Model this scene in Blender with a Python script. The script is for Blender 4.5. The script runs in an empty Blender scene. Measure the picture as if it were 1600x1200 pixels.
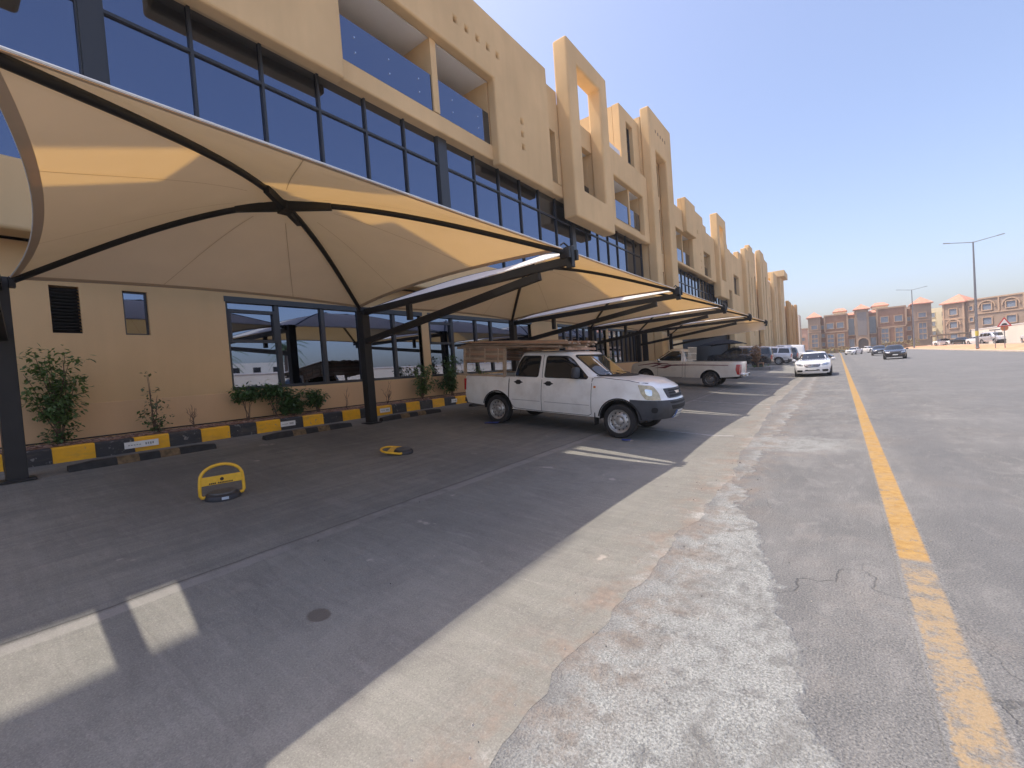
import bpy, bmesh, math, random
from mathutils import Vector, Matrix, noise
from mathutils.bvhtree import BVHTree

random.seed(7)
S = bpy.context.scene
COL = S.collection
rad = math.radians
PI = math.pi

# ------------------------------------------------------------------ camera
cam_d = bpy.data.cameras.new('camera')
cam = bpy.data.objects.new('camera', cam_d)
COL.objects.link(cam)
_y = Vector((510.0, -57.0, 690.0)).normalized()          # street direction in camera axes (x right, y down, z forward)
_h = Vector((1, -0.073, 0))
_u = _y.cross(_h).normalized()
if _u.y > 0: _u = -_u
_x = _y.cross(_u).normalized()
if _x.x < 0: _x = -_x
Rw = Matrix((_x, _y, _u))                                 # world = Rw @ camera
cr, cd, cf = Rw.col[0], Rw.col[1], Rw.col[2]
m = Matrix(((cr.x, -cd.x, -cf.x), (cr.y, -cd.y, -cf.y), (cr.z, -cd.z, -cf.z))).to_4x4()
m.translation = (0, 0, 1.6)
cam.matrix_world = m
cam_d.sensor_width = 36; cam_d.lens = 36 * 690 / 1600
cam_d.clip_start = 0.05; cam_d.clip_end = 4000
S.camera = cam
S.render.resolution_x, S.render.resolution_y = 1024, 768

# ------------------------------------------------------------------ sun and sky
SUN_TO = Vector((-0.405, -0.122, 1.0)).normalized()
sd = bpy.data.lights.new('sun', 'SUN'); sd.energy = 2.75; sd.angle = rad(0.53); sd.color = (1.0, 0.91, 0.79)
so = bpy.data.objects.new('sun', sd); COL.objects.link(so)
so.rotation_euler = (-SUN_TO).to_track_quat('-Z', 'Y').to_euler()
W = bpy.data.worlds.new('World'); S.world = W; W.use_nodes = True
nt = W.node_tree
sky = nt.nodes.new('ShaderNodeTexSky'); sky.sky_type = 'NISHITA'; sky.sun_disc = False
sky.sun_elevation = math.asin(SUN_TO.z); sky.sun_rotation = math.atan2(SUN_TO.x, SUN_TO.y) % (2 * PI)
sky.altitude = 0; sky.air_density = 1.0; sky.dust_density = 3.0; sky.ozone_density = 4.0
bg = nt.nodes['Background']; bg.inputs['Strength'].default_value = 0.15
tint = nt.nodes.new('ShaderNodeMix'); tint.data_type = 'RGBA'; tint.blend_type = 'MULTIPLY'          # colour balance: multiplies the sky a little warmer
tint.inputs[0].default_value = 1.0; tint.inputs[7].default_value = (1.15, 1.01, 0.98, 1)
nt.links.new(sky.outputs[0], tint.inputs[6]); nt.links.new(tint.outputs[2], bg.inputs['Color'])
S.view_settings.view_transform = 'Standard'; S.view_settings.look = 'None'
S.view_settings.exposure = 0.9; S.view_settings.gamma = 1
S.cycles.max_bounces = 7; S.cycles.diffuse_bounces = 4; S.cycles.glossy_bounces = 3; S.cycles.transmission_bounces = 4

def gz(x):                                                # ground height: the bays climb towards the building
    return 0.088 * max(0.0, -2.1 - x)

# ------------------------------------------------------------------ materials
MATS = {}
def _new(name):
    mt = bpy.data.materials.new(name); mt.use_nodes = True
    return mt, mt.node_tree, mt.node_tree.nodes['Principled BSDF']

class N:                                                  # tiny node builder
    def __init__(s, nt): s.nt = nt
    def node(s, t, **kw):
        n = s.nt.nodes.new(t)
        for k, v in kw.items(): setattr(n, k, v)
        return n
    def link(s, a, b): s.nt.links.new(a, b)
    def inp(s, n, i, v):
        if hasattr(v, 'node'): s.link(v, n.inputs[i])
        else: n.inputs[i].default_value = v
    def math(s, op, a, b=0.0, c=0.0, clamp=False):
        n = s.node('ShaderNodeMath', operation=op); n.use_clamp = clamp
        s.inp(n, 0, a); s.inp(n, 1, b)
        if op in ('MULTIPLY_ADD', 'SMOOTH_MIN', 'COMPARE'): s.inp(n, 2, c)
        return n.outputs[0]
    def rng(s, v, a, b, c=0.0, d=1.0, smooth=False):
        n = s.node('ShaderNodeMapRange'); n.clamp = True
        if smooth: n.interpolation_type = 'SMOOTHSTEP'
        s.inp(n, 0, v)
        for i, q in enumerate((a, b, c, d)): s.inp(n, i + 1, q)
        return n.outputs[0]
    def noise(s, vec, scale, detail=4, rough=0.55, dist=0.0):
        n = s.node('ShaderNodeTexNoise'); s.link(vec, n.inputs['Vector'])
        n.inputs['Scale'].default_value = scale; n.inputs['Detail'].default_value = detail
        n.inputs['Roughness'].default_value = rough; n.inputs['Distortion'].default_value = dist
        return n.outputs['Fac']
    def mix(s, f, a, b):
        n = s.node('ShaderNodeMix', data_type='RGBA')
        s.inp(n, 0, f)
        for i, q in ((6, a), (7, b)):
            if hasattr(q, 'node'): s.link(q, n.inputs[i])
            else: n.inputs[i].default_value = (*q, 1) if len(q) == 3 else q
        return n.outputs[2]
    def obj(s): return s.node('ShaderNodeTexCoord').outputs['Object']
    def scaled(s, vec, sc):
        n = s.node('ShaderNodeMapping'); s.link(vec, n.inputs[0]); n.inputs['Scale'].default_value = sc
        return n.outputs[0]
    def sep(s, vec):
        n = s.node('ShaderNodeSeparateXYZ'); s.link(vec, n.inputs[0]); return n.outputs
    def bump(s, h, strength, dist=0.01):
        n = s.node('ShaderNodeBump'); n.inputs['Strength'].default_value = strength; n.inputs['Distance'].default_value = dist
        s.link(h, n.inputs['Height']); return n.outputs[0]

def mat(name, col, rough=0.6, metal=0.0, var=0.0, vscale=4.0, bump=0.0, bscale=60.0, spec=0.5, coat=0.0):
    if name in MATS: return MATS[name]
    mt, nt, p = _new(name)
    p.inputs['Base Color'].default_value = (*col, 1); p.inputs['Roughness'].default_value = rough
    p.inputs['Metallic'].default_value = metal
    p.inputs['Specular IOR Level'].default_value = spec
    if coat:
        p.inputs['Coat Weight'].default_value = coat; p.inputs['Coat Roughness'].default_value = 0.05
    g = N(nt)
    if var or bump:
        v = g.obj()
        if var:
            f = g.noise(v, vscale, 5)
            f2 = g.rng(f, 0.3, 0.7)
            a = tuple(c * (1 - var) for c in col); b = tuple(min(1, c * (1 + var)) for c in col)
            g.link(g.mix(f2, a, b), p.inputs['Base Color'])
        if bump:
            g.link(g.bump(g.noise(v, bscale, 3), bump), p.inputs['Normal'])
    MATS[name] = mt
    return mt

def mat_plaster(name, col, stain=0.12):
    if name in MATS: return MATS[name]
    mt, nt, p = _new(name); g = N(nt); v = g.obj()
    big = g.rng(g.noise(v, 0.35, 4), 0.35, 0.7)
    streak = g.rng(g.noise(g.scaled(v, (2.5, 2.5, 0.25)), 1.0, 4), 0.45, 0.8)
    fine = g.rng(g.noise(v, 45, 2), 0.3, 0.7)
    c = g.mix(big, tuple(x * (1 - stain * .5) for x in col), tuple(min(1, x * (1 + stain * .5)) for x in col))
    c = g.mix(g.math('MULTIPLY', streak, stain * 1.1), c, tuple(x * 0.62 for x in col))
    c = g.mix(g.math('MULTIPLY', fine, 0.12), c, tuple(x * 0.8 for x in col))
    g.link(c, p.inputs['Base Color']); p.inputs['Roughness'].default_value = 0.92
    p.inputs['Specular IOR Level'].default_value = 0.2
    g.link(g.bump(g.noise(v, 70, 3), 0.25, 0.006), p.inputs['Normal'])
    MATS[name] = mt; return mt

def mat_glass(name, col, rough=0.04, base=None):
    if name in MATS: return MATS[name]
    mt, nt, p = _new(name); g = N(nt); v = g.obj()
    p.inputs['Base Color'].default_value = (*col, 1); p.inputs['Metallic'].default_value = 1.0
    p.inputs['Roughness'].default_value = rough
    g.link(g.bump(g.noise(v, 0.55, 1), 0.05, 0.02), p.inputs['Normal'])
    MATS[name] = mt; return mt

def mat_fabric(name, dcol, tcol, tr=0.45):
    if name in MATS: return MATS[name]
    mt, nt, p = _new(name); g = N(nt); nt.nodes.remove(p)
    out = nt.nodes['Material Output']; v = g.obj()
    f = g.rng(g.noise(v, 1.3, 4), 0.3, 0.7); w = g.noise(v, 300, 1)
    d = g.node('ShaderNodeBsdfDiffuse'); t = g.node('ShaderNodeBsdfTranslucent'); mx = g.node('ShaderNodeMixShader')
    g.link(g.mix(f, tuple(x * .93 for x in dcol), dcol), d.inputs[0])
    g.link(g.mix(f, tuple(x * .93 for x in tcol), tcol), t.inputs[0])
    b = g.bump(w, 0.15, 0.003); g.link(b, d.inputs['Normal'])
    mx.inputs[0].default_value = tr
    g.link(d.outputs[0], mx.inputs[1]); g.link(t.outputs[0], mx.inputs[2]); g.link(mx.outputs[0], out.inputs[0])
    MATS[name] = mt; return mt

def mat_leaf(name, col, col2):
    if name in MATS: return MATS[name]
    mt, nt, p = _new(name); g = N(nt); v = g.obj()
    g.link(g.mix(g.rng(g.noise(v, 9, 2), 0.35, 0.65), col, col2), p.inputs['Base Color'])
    p.inputs['Roughness'].default_value = 0.45
    out = nt.nodes['Material Output']
    t = g.node('ShaderNodeBsdfTranslucent'); t.inputs[0].default_value = (col2[0] * 1.6, col2[1] * 1.8, col2[2], 1)
    mx = g.node('ShaderNodeMixShader'); mx.inputs[0].default_value = 0.25
    g.link(p.outputs[0], mx.inputs[1]); g.link(t.outputs[0], mx.inputs[2]); g.link(mx.outputs[0], out.inputs[0])
    MATS[name] = mt; return mt

def rubble(g, v):
    """pale grey cement rubble and grit"""
    pale = g.mix(g.rng(g.noise(v, 75, 5, 0.78), 0.40, 0.62), (0.19, 0.185, 0.172), (0.48, 0.47, 0.435))
    pale = g.mix(g.math('MULTIPLY', g.rng(g.noise(g.scaled(v, (1, .6, 1)), 3.3, 6, 0.7, 0.6), 0.48, 0.64), 0.7), pale, (0.165, 0.152, 0.138))
    pale = g.mix(g.math('MULTIPLY', g.rng(g.noise(v, 13, 6, 0.75), 0.54, 0.66), 0.65), pale, (0.45, 0.44, 0.41))
    return g.mix(g.math('MULTIPLY', g.rng(g.noise(v, 21, 5, 0.7), 0.60, 0.70), 0.6), pale, (0.11, 0.10, 0.09))
def silt(g, v):
    return g.mix(g.rng(g.noise(v, 16, 5, 0.7), 0.4, 0.6), (0.175, 0.135, 0.108), (0.255, 0.200, 0.160))

def asphalt_nodes(g, v):
    """worn, dusty asphalt: returns colour, height"""
    x, y, z = g.sep(v)
    grit = g.noise(v, 95, 3, 0.7)
    vor = g.node('ShaderNodeTexVoronoi'); g.link(v, vor.inputs['Vector']); vor.inputs['Scale'].default_value = 85
    stone = g.rng(vor.outputs['Distance'], 0.15, 0.6)
    big = g.rng(g.noise(v, 0.45, 5, 0.6), 0.35, 0.68)
    med = g.rng(g.noise(g.scaled(v, (1.6, 0.55, 1)), 1.7, 6, 0.65, 0.6), 0.38, 0.66)
    c = g.mix(big, (0.135, 0.130, 0.125), (0.220, 0.207, 0.194))
    c = g.mix(g.math('MULTIPLY', med, 0.6), c, (0.118, 0.114, 0.112))
    blot = g.rng(g.noise(g.scaled(v, (1.0, 0.5, 1)), 4.2, 6, 0.7, 0.8), 0.5, 0.66)
    c = g.mix(g.math('MULTIPLY', blot, 0.45), c, (0.275, 0.255, 0.235))
    tan = g.rng(g.noise(v, 0.85, 5, 0.65, 0.5), 0.52, 0.68)
    c = g.mix(g.math('MULTIPLY', tan, 0.45), c, (0.235, 0.200, 0.170))
    c = g.mix(g.math('MULTIPLY', g.rng(grit, 0.5, 0.72), 0.7), c, (0.36, 0.335, 0.305))
    c = g.mix(g.math('MULTIPLY', g.rng(grit, 0.46, 0.30), 0.85), c, (0.055, 0.053, 0.052))
    # pale cement spill beside the bays, its edge ragged
    wob = g.math('MULTIPLY', g.math('SUBTRACT', g.noise(v, 1.6, 5, 0.62), 0.5), 0.75)
    wob2 = g.math('MULTIPLY', g.math('SUBTRACT', g.noise(v, 7.5, 4, 0.6), 0.5), 0.22)
    xw = g.math('ADD', x, g.math('ADD', wob, wob2))
    redge = g.math('MULTIPLY_ADD', y, -0.245, 0.42)
    redge = g.math('MAXIMUM', g.math('MINIMUM', redge, 0.0), -1.02)
    inb = g.math('MULTIPLY', g.rng(g.math('SUBTRACT', redge, xw), -0.015, 0.03), g.rng(xw, -1.38, -0.95, smooth=True))
    cross = g.math('MULTIPLY', g.rng(g.math('ABSOLUTE', g.math('SUBTRACT', g.math('ADD', y, g.math('MULTIPLY', wob, 2.4)), 9.0)), 0.9, 0.25, smooth=True), g.rng(x, 0.35, -0.2))
    inb = g.math('MAXIMUM', inb, g.math('MULTIPLY', cross, 0.75))
    pale = rubble(g, v)
    inb = g.math('MULTIPLY', inb, g.rng(g.noise(v, 6.5, 6, 0.72), 0.28, 0.46))
    c = g.mix(g.math('MULTIPLY', inb, 0.9), c, pale)
    # reddish silt that gathers where bays and street meet
    red = g.math('MULTIPLY', g.rng(g.math('ABSOLUTE', g.math('ADD', xw, 1.12)), 0.5, 0.08, smooth=True), g.rng(g.noise(v, 3.1, 6, 0.72), 0.44, 0.60))
    c = g.mix(g.math('MULTIPLY', red, 0.7), c, silt(g, v))
    # darker worn wheel lane just right of the yellow line
    lane = g.math('MULTIPLY', g.rng(g.math('ABSOLUTE', g.math('SUBTRACT', g.math('ADD', x, g.math('MULTIPLY', wob, 0.5)), 1.0)), 0.6, 0.1, smooth=True), 0.35)
    c = g.mix(lane, c, (0.13, 0.128, 0.13))
    # smoother grey carriageway further right
    far = g.math('MULTIPLY', g.rng(g.math('ADD', x, wob), 1.6, 3.0), 0.5)
    c = g.mix(far, c, (0.168, 0.163, 0.160))
    # cracks
    dv = g.node('ShaderNodeVectorMath', operation='ADD'); nz = g.node('ShaderNodeTexNoise'); g.link(v, nz.inputs['Vector']); nz.inputs['Scale'].default_value = 1.3
    nz.inputs['Detail'].default_value = 6
    sc = g.node('ShaderNodeVectorMath', operation='SCALE'); g.link(nz.outputs['Color'], sc.inputs[0]); sc.inputs['Scale'].default_value = 1.4
    g.link(v, dv.inputs[0]); g.link(sc.outputs[0], dv.inputs[1])
    cv = g.node('ShaderNodeTexVoronoi', feature='DISTANCE_TO_EDGE'); g.link(g.scaled(dv.outputs[0], (1.0, 0.6, 1)), cv.inputs['Vector']); cv.inputs['Scale'].default_value = 0.23
    crack = g.math('MULTIPLY', g.rng(cv.outputs['Distance'], 0.0022, 0.0006), g.rng(g.noise(v, 0.5, 2), 0.46, 0.58))
    c = g.mix(g.math('MULTIPLY', crack, 0.42), c, (0.06, 0.057, 0.055))
    h = g.math('ADD', g.math('MULTIPLY', grit, 0.7), g.math('MULTIPLY', stone, 0.5))
    h = g.math('ADD', h, g.math('MULTIPLY', inb, g.math('ADD', 0.4, g.math('MULTIPLY', g.noise(v, 34, 5, 0.7), 2.6))))
    h = g.math('ADD', h, g.math('MULTIPLY', g.noise(v, 12, 5, 0.65), 0.9))
    h = g.math('SUBTRACT', h, g.math('MULTIPLY', crack, 1.0))
    tn = g.node('ShaderNodeMix', data_type='RGBA', blend_type='MULTIPLY'); tn.inputs[0].default_value = 1.0
    g.link(c, tn.inputs[6]); tn.inputs[7].default_value = (0.97, 1.03, 1.07, 1); c = tn.outputs[2]
    return c, h

def mat_asphalt():
    mt, nt, p = _new('worn_asphalt'); g = N(nt); v = g.obj()
    c, h = asphalt_nodes(g, v)
    g.link(c, p.inputs['Base Color']); p.inputs['Roughness'].default_value = 0.9; p.inputs['Specular IOR Level'].default_value = 0.25
    g.link(g.bump(h, 0.75, 0.012), p.inputs['Normal'])
    return mt

def mat_yellow_line():
    mt, nt, p = _new('worn_yellow_paint'); g = N(nt); v = g.obj()
    c, h = asphalt_nodes(g, v); x, y, z = g.sep(v)
    w = g.noise(v, 5.5, 7, 0.72); w2 = g.noise(v, 40, 3, 0.7)
    wear = g.math('ADD', g.math('MULTIPLY', w, 0.75), g.math('MULTIPLY', w2, 0.35))
    # solid repainted stretch from about four metres on, older flaking paint before it
    old = g.rng(y, 4.26, 4.22)
    thr = g.math('MULTIPLY_ADD', old, 0.085, 0.44)
    k = g.rng(wear, g.math('SUBTRACT', thr, 0.06), g.math('ADD', thr, 0.07))
    k = g.math('MAXIMUM', k, g.math('MULTIPLY', g.rng(g.noise(v, 17, 5, 0.7), 0.35, 0.6), 0.26))
    edge = g.rng(g.math('ABSOLUTE', g.math('SUBTRACT', g.math('ADD', x, g.math('MULTIPLY', g.math('SUBTRACT', w2, 0.5), 0.05)), 0.385)), 0.095, 0.08)
    fade = g.math('MULTIPLY', g.rng(y, 4.05, 4.2), g.rng(y, 4.3, 4.24))
    k = g.math('MULTIPLY', g.math('MULTIPLY', k, edge), g.math('SUBTRACT', 1.0, g.math('MULTIPLY', fade, 0.8)))
    yel = g.mix(g.rng(g.noise(v, 14, 4), 0.35, 0.65), (0.33, 0.195, 0.058), (0.43, 0.27, 0.09))
    yel = g.mix(g.math('MULTIPLY', old, 0.8), yel, (0.36, 0.265, 0.15))
    yel = g.mix(g.math('MULTIPLY', g.rng(g.noise(v, 2.4, 6, 0.7), 0.45, 0.65), 0.5), yel, (0.36, 0.27, 0.16))
    g.link(g.mix(g.math('MULTIPLY', k, g.math('MULTIPLY_ADD', old, -0.18, 0.93)), c, yel), p.inputs['Base Color'])
    p.inputs['Roughness'].default_value = 0.85; p.inputs['Specular IOR Level'].default_value = 0.25
    g.link(g.bump(h, 0.6, 0.010), p.inputs['Normal'])
    return mt

def mat_lot():
    mt, nt, p = _new('broomed_concrete'); g = N(nt); v = g.obj(); x, y, z = g.sep(v)
    big = g.rng(g.noise(v, 0.4, 5, 0.6), 0.35, 0.68)
    c = g.mix(big, (0.166, 0.164, 0.143), (0.238, 0.232, 0.202))
    bl = g.rng(g.noise(v, 2.1, 6, 0.68, 0.7), 0.45, 0.66)
    c = g.mix(g.math('MULTIPLY', bl, 0.6), c, (0.148, 0.142, 0.128))
    sc = g.rng(g.noise(g.scaled(v, (1.4, 11, 1)), 1.6, 6, 0.72, 0.9), 0.50, 0.68)
    c = g.mix(g.math('MULTIPLY', sc, 0.30), c, (0.315, 0.30, 0.27))
    dk = g.rng(g.noise(g.scaled(v, (0.7, 2.2, 1)), 2.3, 6, 0.75, 1.2), 0.56, 0.70)
    c = g.mix(g.math('MULTIPLY', dk, 0.4), c, (0.115, 0.108, 0.098))
    broom = g.rng(g.noise(g.scaled(v, (9, 0.7, 1)), 1.0, 6, 0.68, 0.4), 0.40, 0.64)
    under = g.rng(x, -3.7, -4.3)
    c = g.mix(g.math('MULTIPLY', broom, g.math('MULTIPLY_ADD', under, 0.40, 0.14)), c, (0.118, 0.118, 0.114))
    br2 = g.rng(g.noise(g.scaled(v, (0.8, 7, 1)), 1.0, 5, 0.65, 0.3), 0.5, 0.72)
    c = g.mix(g.math('MULTIPLY', br2, 0.18), c, (0.32, 0.30, 0.275))
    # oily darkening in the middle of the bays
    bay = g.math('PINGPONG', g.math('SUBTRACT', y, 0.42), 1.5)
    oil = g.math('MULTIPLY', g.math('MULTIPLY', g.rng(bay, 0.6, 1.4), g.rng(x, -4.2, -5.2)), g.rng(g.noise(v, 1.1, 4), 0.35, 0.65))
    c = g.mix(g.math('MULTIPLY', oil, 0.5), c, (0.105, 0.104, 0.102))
    grit = g.noise(v, 110, 3, 0.7)
    c = g.mix(g.math('MULTIPLY', g.rng(grit, 0.52, 0.72), 0.5), c, (0.37, 0.345, 0.315))
    c = g.mix(g.math('MULTIPLY', g.rng(grit, 0.46, 0.30), 0.5), c, (0.095, 0.09, 0.085))
    spots = g.noise(v, 2.6, 4, 0.5)
    c = g.mix(g.math('MULTIPLY', g.rng(spots, 0.70, 0.735), 0.6), c, (0.42, 0.38, 0.33))
    c = g.mix(g.math('MULTIPLY', g.rng(spots, 0.275, 0.245), 0.5), c, (0.12, 0.10, 0.085))
    # oval oil stain
    sx = g.math('DIVIDE', g.math('ADD', x, 2.86), 0.085); sy = g.math('DIVIDE', g.math('SUBTRACT', y, 1.50), 0.075)
    r2 = g.math('ADD', g.math('MULTIPLY', sx, sx), g.math('MULTIPLY', sy, sy))
    r2 = g.math('ADD', r2, g.math('MULTIPLY', g.math('SUBTRACT', g.noise(v, 9, 3), 0.5), 0.9))
    c = g.mix(g.math('MULTIPLY', g.rng(r2, 1.15, 0.75), 0.8), c, (0.10, 0.085, 0.07))
    # pour joint along the bays with a smoother pale lip, and saw cuts across
    xj = g.math('ADD', x, g.math('MULTIPLY', g.math('SUBTRACT', g.noise(v, 2.2, 4), 0.5), 0.07))
    lip = g.math('MULTIPLY', g.rng(g.math('ABSOLUTE', g.math('ADD', xj, 4.02)), 0.075, 0.05), g.rng(g.noise(v, 3.2, 3), 0.3, 0.5))
    c = g.mix(g.math('MULTIPLY', lip, 0.36), c, (0.34, 0.322, 0.30))
    j1 = g.rng(g.math('ABSOLUTE', g.math('ADD', xj, 4.115)), 0.014, 0.006)
    yj = g.math('ADD', y, g.math('MULTIPLY', g.math('SUBTRACT', g.noise(v, 1.7, 3), 0.5), 0.06))
    j2 = g.rng(g.math('ABSOLUTE', g.math('SUBTRACT', g.math('PINGPONG', g.math('SUBTRACT', yj, 6.75), 2.99), 0.0)), 0.010, 0.004)
    j = g.math('MAXIMUM', j1, g.math('MULTIPLY', j2, 0.12))
    c = g.mix(g.math('MULTIPLY', j, 0.7), c, (0.09, 0.085, 0.08))
    # silt at the street edge
    xe = g.math('ADD', x, g.math('ADD', g.math('MULTIPLY', g.math('SUBTRACT', g.noise(v, 1.9, 5), 0.5), 0.8), g.math('MULTIPLY', g.math('SUBTRACT', g.noise(v, 9, 5, 0.7), 0.5), 0.5)))
    xe = g.math('ADD', xe, g.math('MULTIPLY', g.rng(y, 6.0, 15.0), 0.42))
    c = g.mix(g.rng(xe, -1.30, -1.05), c, rubble(g, v))
    red = g.math('MULTIPLY', g.rng(xe, -1.7, -1.3), g.rng(g.noise(v, 3.1, 6, 0.72), 0.46, 0.62))
    c = g.mix(g.math('MULTIPLY', red, 0.75), c, silt(g, v))
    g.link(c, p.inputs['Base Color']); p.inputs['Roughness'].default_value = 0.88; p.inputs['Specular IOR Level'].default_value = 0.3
    h = g.math('ADD', g.math('MULTIPLY', grit, 0.5), g.math('MULTIPLY', broom, 0.6))
    h = g.math('SUBTRACT', h, g.math('MULTIPLY', j, 1.6))
    g.link(g.bump(h, 0.55, 0.009), p.inputs['Normal'])
    return mt

def mat_worn_white():
    mt, nt, p = _new('worn_white_paint'); g = N(nt); v = g.obj()
    k = g.rng(g.noise(v, 9, 6, 0.7), 0.40, 0.52)
    g.link(g.mix(g.math('MULTIPLY', k, 0.5), (0.235, 0.228, 0.21), (0.50, 0.48, 0.45)), p.inputs['Base Color']); p.inputs['Roughness'].default_value = 0.85
    MATS['worn_white'] = mt; return mt

def mat_sand(name, a, b, sc=1.2):
    if name in MATS: return MATS[name]
    mt, nt, p = _new(name); g = N(nt); v = g.obj()
    c = g.mix(g.rng(g.noise(v, sc, 6, 0.65), 0.35, 0.65), a, b)
    c = g.mix(g.math('MULTIPLY', g.rng(g.noise(v, 40, 3), 0.5, 0.7), 0.4), c, tuple(x * 0.6 for x in a))
    g.link(c, p.inputs['Base Color']); p.inputs['Roughness'].default_value = 0.95
    g.link(g.bump(g.noise(v, 25, 4), 0.6, 0.03), p.inputs['Normal'])
    MATS[name] = mt; return mt

def mat_wood(name, a, b):
    if name in MATS: return MATS[name]
    mt, nt, p = _new(name); g = N(nt); v = g.obj()
    f = g.rng(g.noise(g.scaled(v, (1.2, 14, 14)), 2.0, 5, 0.6, 0.5), 0.35, 0.65)
    c = g.mix(f, a, b)
    c = g.mix(g.math('MULTIPLY', g.rng(g.noise(v, 3.3, 4), 0.52, 0.72), 0.6), c, tuple(x * 0.45 for x in a))
    g.link(c, p.inputs['Base Color']); p.inputs['Roughness'].default_value = 0.85
    g.link(g.bump(f, 0.4, 0.004), p.inputs['Normal'])
    MATS[name] = mt; return mt

def mat_paint(name, col, dirt=0.25, rough=0.28, coat=0.6, metal=0.0):
    if name in MATS: return MATS[name]
    mt, nt, p = _new(name); g = N(nt); v = g.obj(); x, y, z = g.sep(v)
    d = g.math('MULTIPLY', g.rng(g.noise(v, 3.2, 5, 0.6), 0.42, 0.7), dirt)
    low = g.math('MULTIPLY', g.rng(z, 0.75, 0.35), dirt * 0.9)                 # road dirt climbing from the sills
    d = g.math('MAXIMUM', d, g.math('MULTIPLY', low, g.rng(g.noise(v, 6, 4), 0.25, 0.6)))
    g.link(g.mix(d, col, (0.30, 0.24, 0.18)), p.inputs['Base Color'])
    p.inputs['Roughness'].default_value = rough; p.inputs['Metallic'].default_value = metal
    p.inputs['Coat Weight'].default_value = coat; p.inputs['Coat Roughness'].default_value = 0.06
    MATS[name] = mt; return mt

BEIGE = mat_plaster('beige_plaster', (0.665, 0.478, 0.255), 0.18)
BEIGE_G = mat_plaster('beige_plaster_ground_floor', (0.64, 0.425, 0.215), 0.18)  # same plaster, with the ground's warm bounce put into the colour
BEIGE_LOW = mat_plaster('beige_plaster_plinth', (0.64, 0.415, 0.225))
OCHRE = mat_plaster('ochre_plaster', (0.52, 0.31, 0.12))
GLASS = mat_glass('tinted_reflective_glass', (0.165, 0.195, 0.272))
GLASS_LOW = mat_glass('tinted_window_glass', (0.19, 0.225, 0.30), 0.015)
BLACK = mat('black_steel', (0.008, 0.008, 0.009), 0.55, 0.0, 0.3, 6)
FRAME = mat('charcoal_aluminium', (0.030, 0.033, 0.038), 0.38)
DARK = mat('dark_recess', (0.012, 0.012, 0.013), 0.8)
WHITECEIL = mat('white_render', (0.72, 0.71, 0.68), 0.9, 0, 0.04, 1)
WHITE_PLATE = mat('white_plate', (0.72, 0.72, 0.69), 0.5, 0, 0.08, 12)
YELLOW = mat('yellow_kerb_paint', (0.88, 0.44, 0.010), 0.55, 0, 0.14, 7, 0.2, 40)
BLACKP = mat('black_kerb_paint', (0.030, 0.030, 0.034), 0.65, 0, 0.4, 8, 0.2, 40)
YELLOWM = mat('yellow_enamel', (0.83, 0.47, 0.03), 0.35, 0, 0.10, 14)
def chipped(name, col, amt=.63):
    mt, nt, p = _new(name); g = N(nt); v = g.obj()
    f = g.rng(g.noise(v, 9, 6, 0.72), amt, amt + .03)
    c = g.mix(g.rng(g.noise(v, 5, 4), 0.3, 0.7), tuple(x * .82 for x in col), col)
    c = g.mix(g.math('MULTIPLY', g.rng(g.noise(g.scaled(v, (1, 1, 4)), 3.0, 5, .65), 0.5, 0.75), 0.35), c, (0.20, 0.15, 0.10))
    c = g.mix(f, c, (0.21, 0.20, 0.185))
    g.link(c, p.inputs['Base Color']); p.inputs['Roughness'].default_value = .6
    g.link(g.bump(g.math('SUBTRACT', g.noise(v, 50, 3), g.math('MULTIPLY', f, .8)), .35, .004), p.inputs['Normal']); return mt
YELLOW = chipped('chipped_yellow_kerb_paint', (0.90, 0.45, 0.008)); BLACKP = chipped('chipped_black_kerb_paint', (0.028, 0.028, 0.031), .60)
RUBBER = mat('black_rubber', (0.022, 0.022, 0.022), 0.82, 0, 0.4, 9)
TYRE = mat('tyre_rubber', (0.026, 0.025, 0.025), 0.85, 0, 0.35, 10)
PLASTIC = mat('dark_grey_plastic', (0.050, 0.053, 0.060), 0.6, 0, 0.2, 8)
STEEL = mat('dull_steel_rim', (0.48, 0.47, 0.45), 0.42, 0.7, 0.25, 12)
ALLOY = mat('bright_alloy', (0.62, 0.62, 0.63), 0.28, 0.9)
CHROME = mat('chrome', (0.72, 0.72, 0.72), 0.15, 1.0)
CARGLASS = mat('dark_car_glass', (0.012, 0.014, 0.016), 0.05, 0, spec=0.8)
WSGLASS = mat('windscreen_glass', (0.05, 0.045, 0.032), 0.05, 0, spec=1.0, coat=0.7)
LAMP = mat('aged_headlamp', (0.50, 0.43, 0.27), 0.18, 0, 0.25, 18, coat=0.8)
LAMPC = mat('clear_headlamp', (0.33, 0.36, 0.40), 0.12, 0.3, coat=0.8)
REDL = mat('red_lamp', (0.42, 0.012, 0.012), 0.22, 0, coat=0.6)
AMBER = mat('amber_lamp', (0.6, 0.20, 0.03), 0.25)
TILE = mat('salmon_roof_tile', (0.55, 0.265, 0.175), 0.85, 0, 0.18, 2)
BRICK = mat_plaster('brown_stone', (0.35, 0.205, 0.13), 0.3)
STONE = mat_plaster('tan_stone_trim', (0.50, 0.35, 0.23), 0.15)
STONE2 = mat_plaster('taupe_stone', (0.36, 0.265, 0.19), 0.2)
CREAM = mat_plaster('cream_render', (0.70, 0.62, 0.42), 0.08)
WHITEWALL = mat_plaster('white_render_wall', (0.74, 0.70, 0.60), 0.08)
PALEGLASS = mat('pale_window', (0.22, 0.26, 0.31), 0.12, 0, spec=0.9)
GREYPOLE = mat('galvanised_pole', (0.22, 0.22, 0.23), 0.5, 0.4)
LEAF = mat_leaf('green_leaves', (0.075, 0.13, 0.04), (0.13, 0.195, 0.065))
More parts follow.
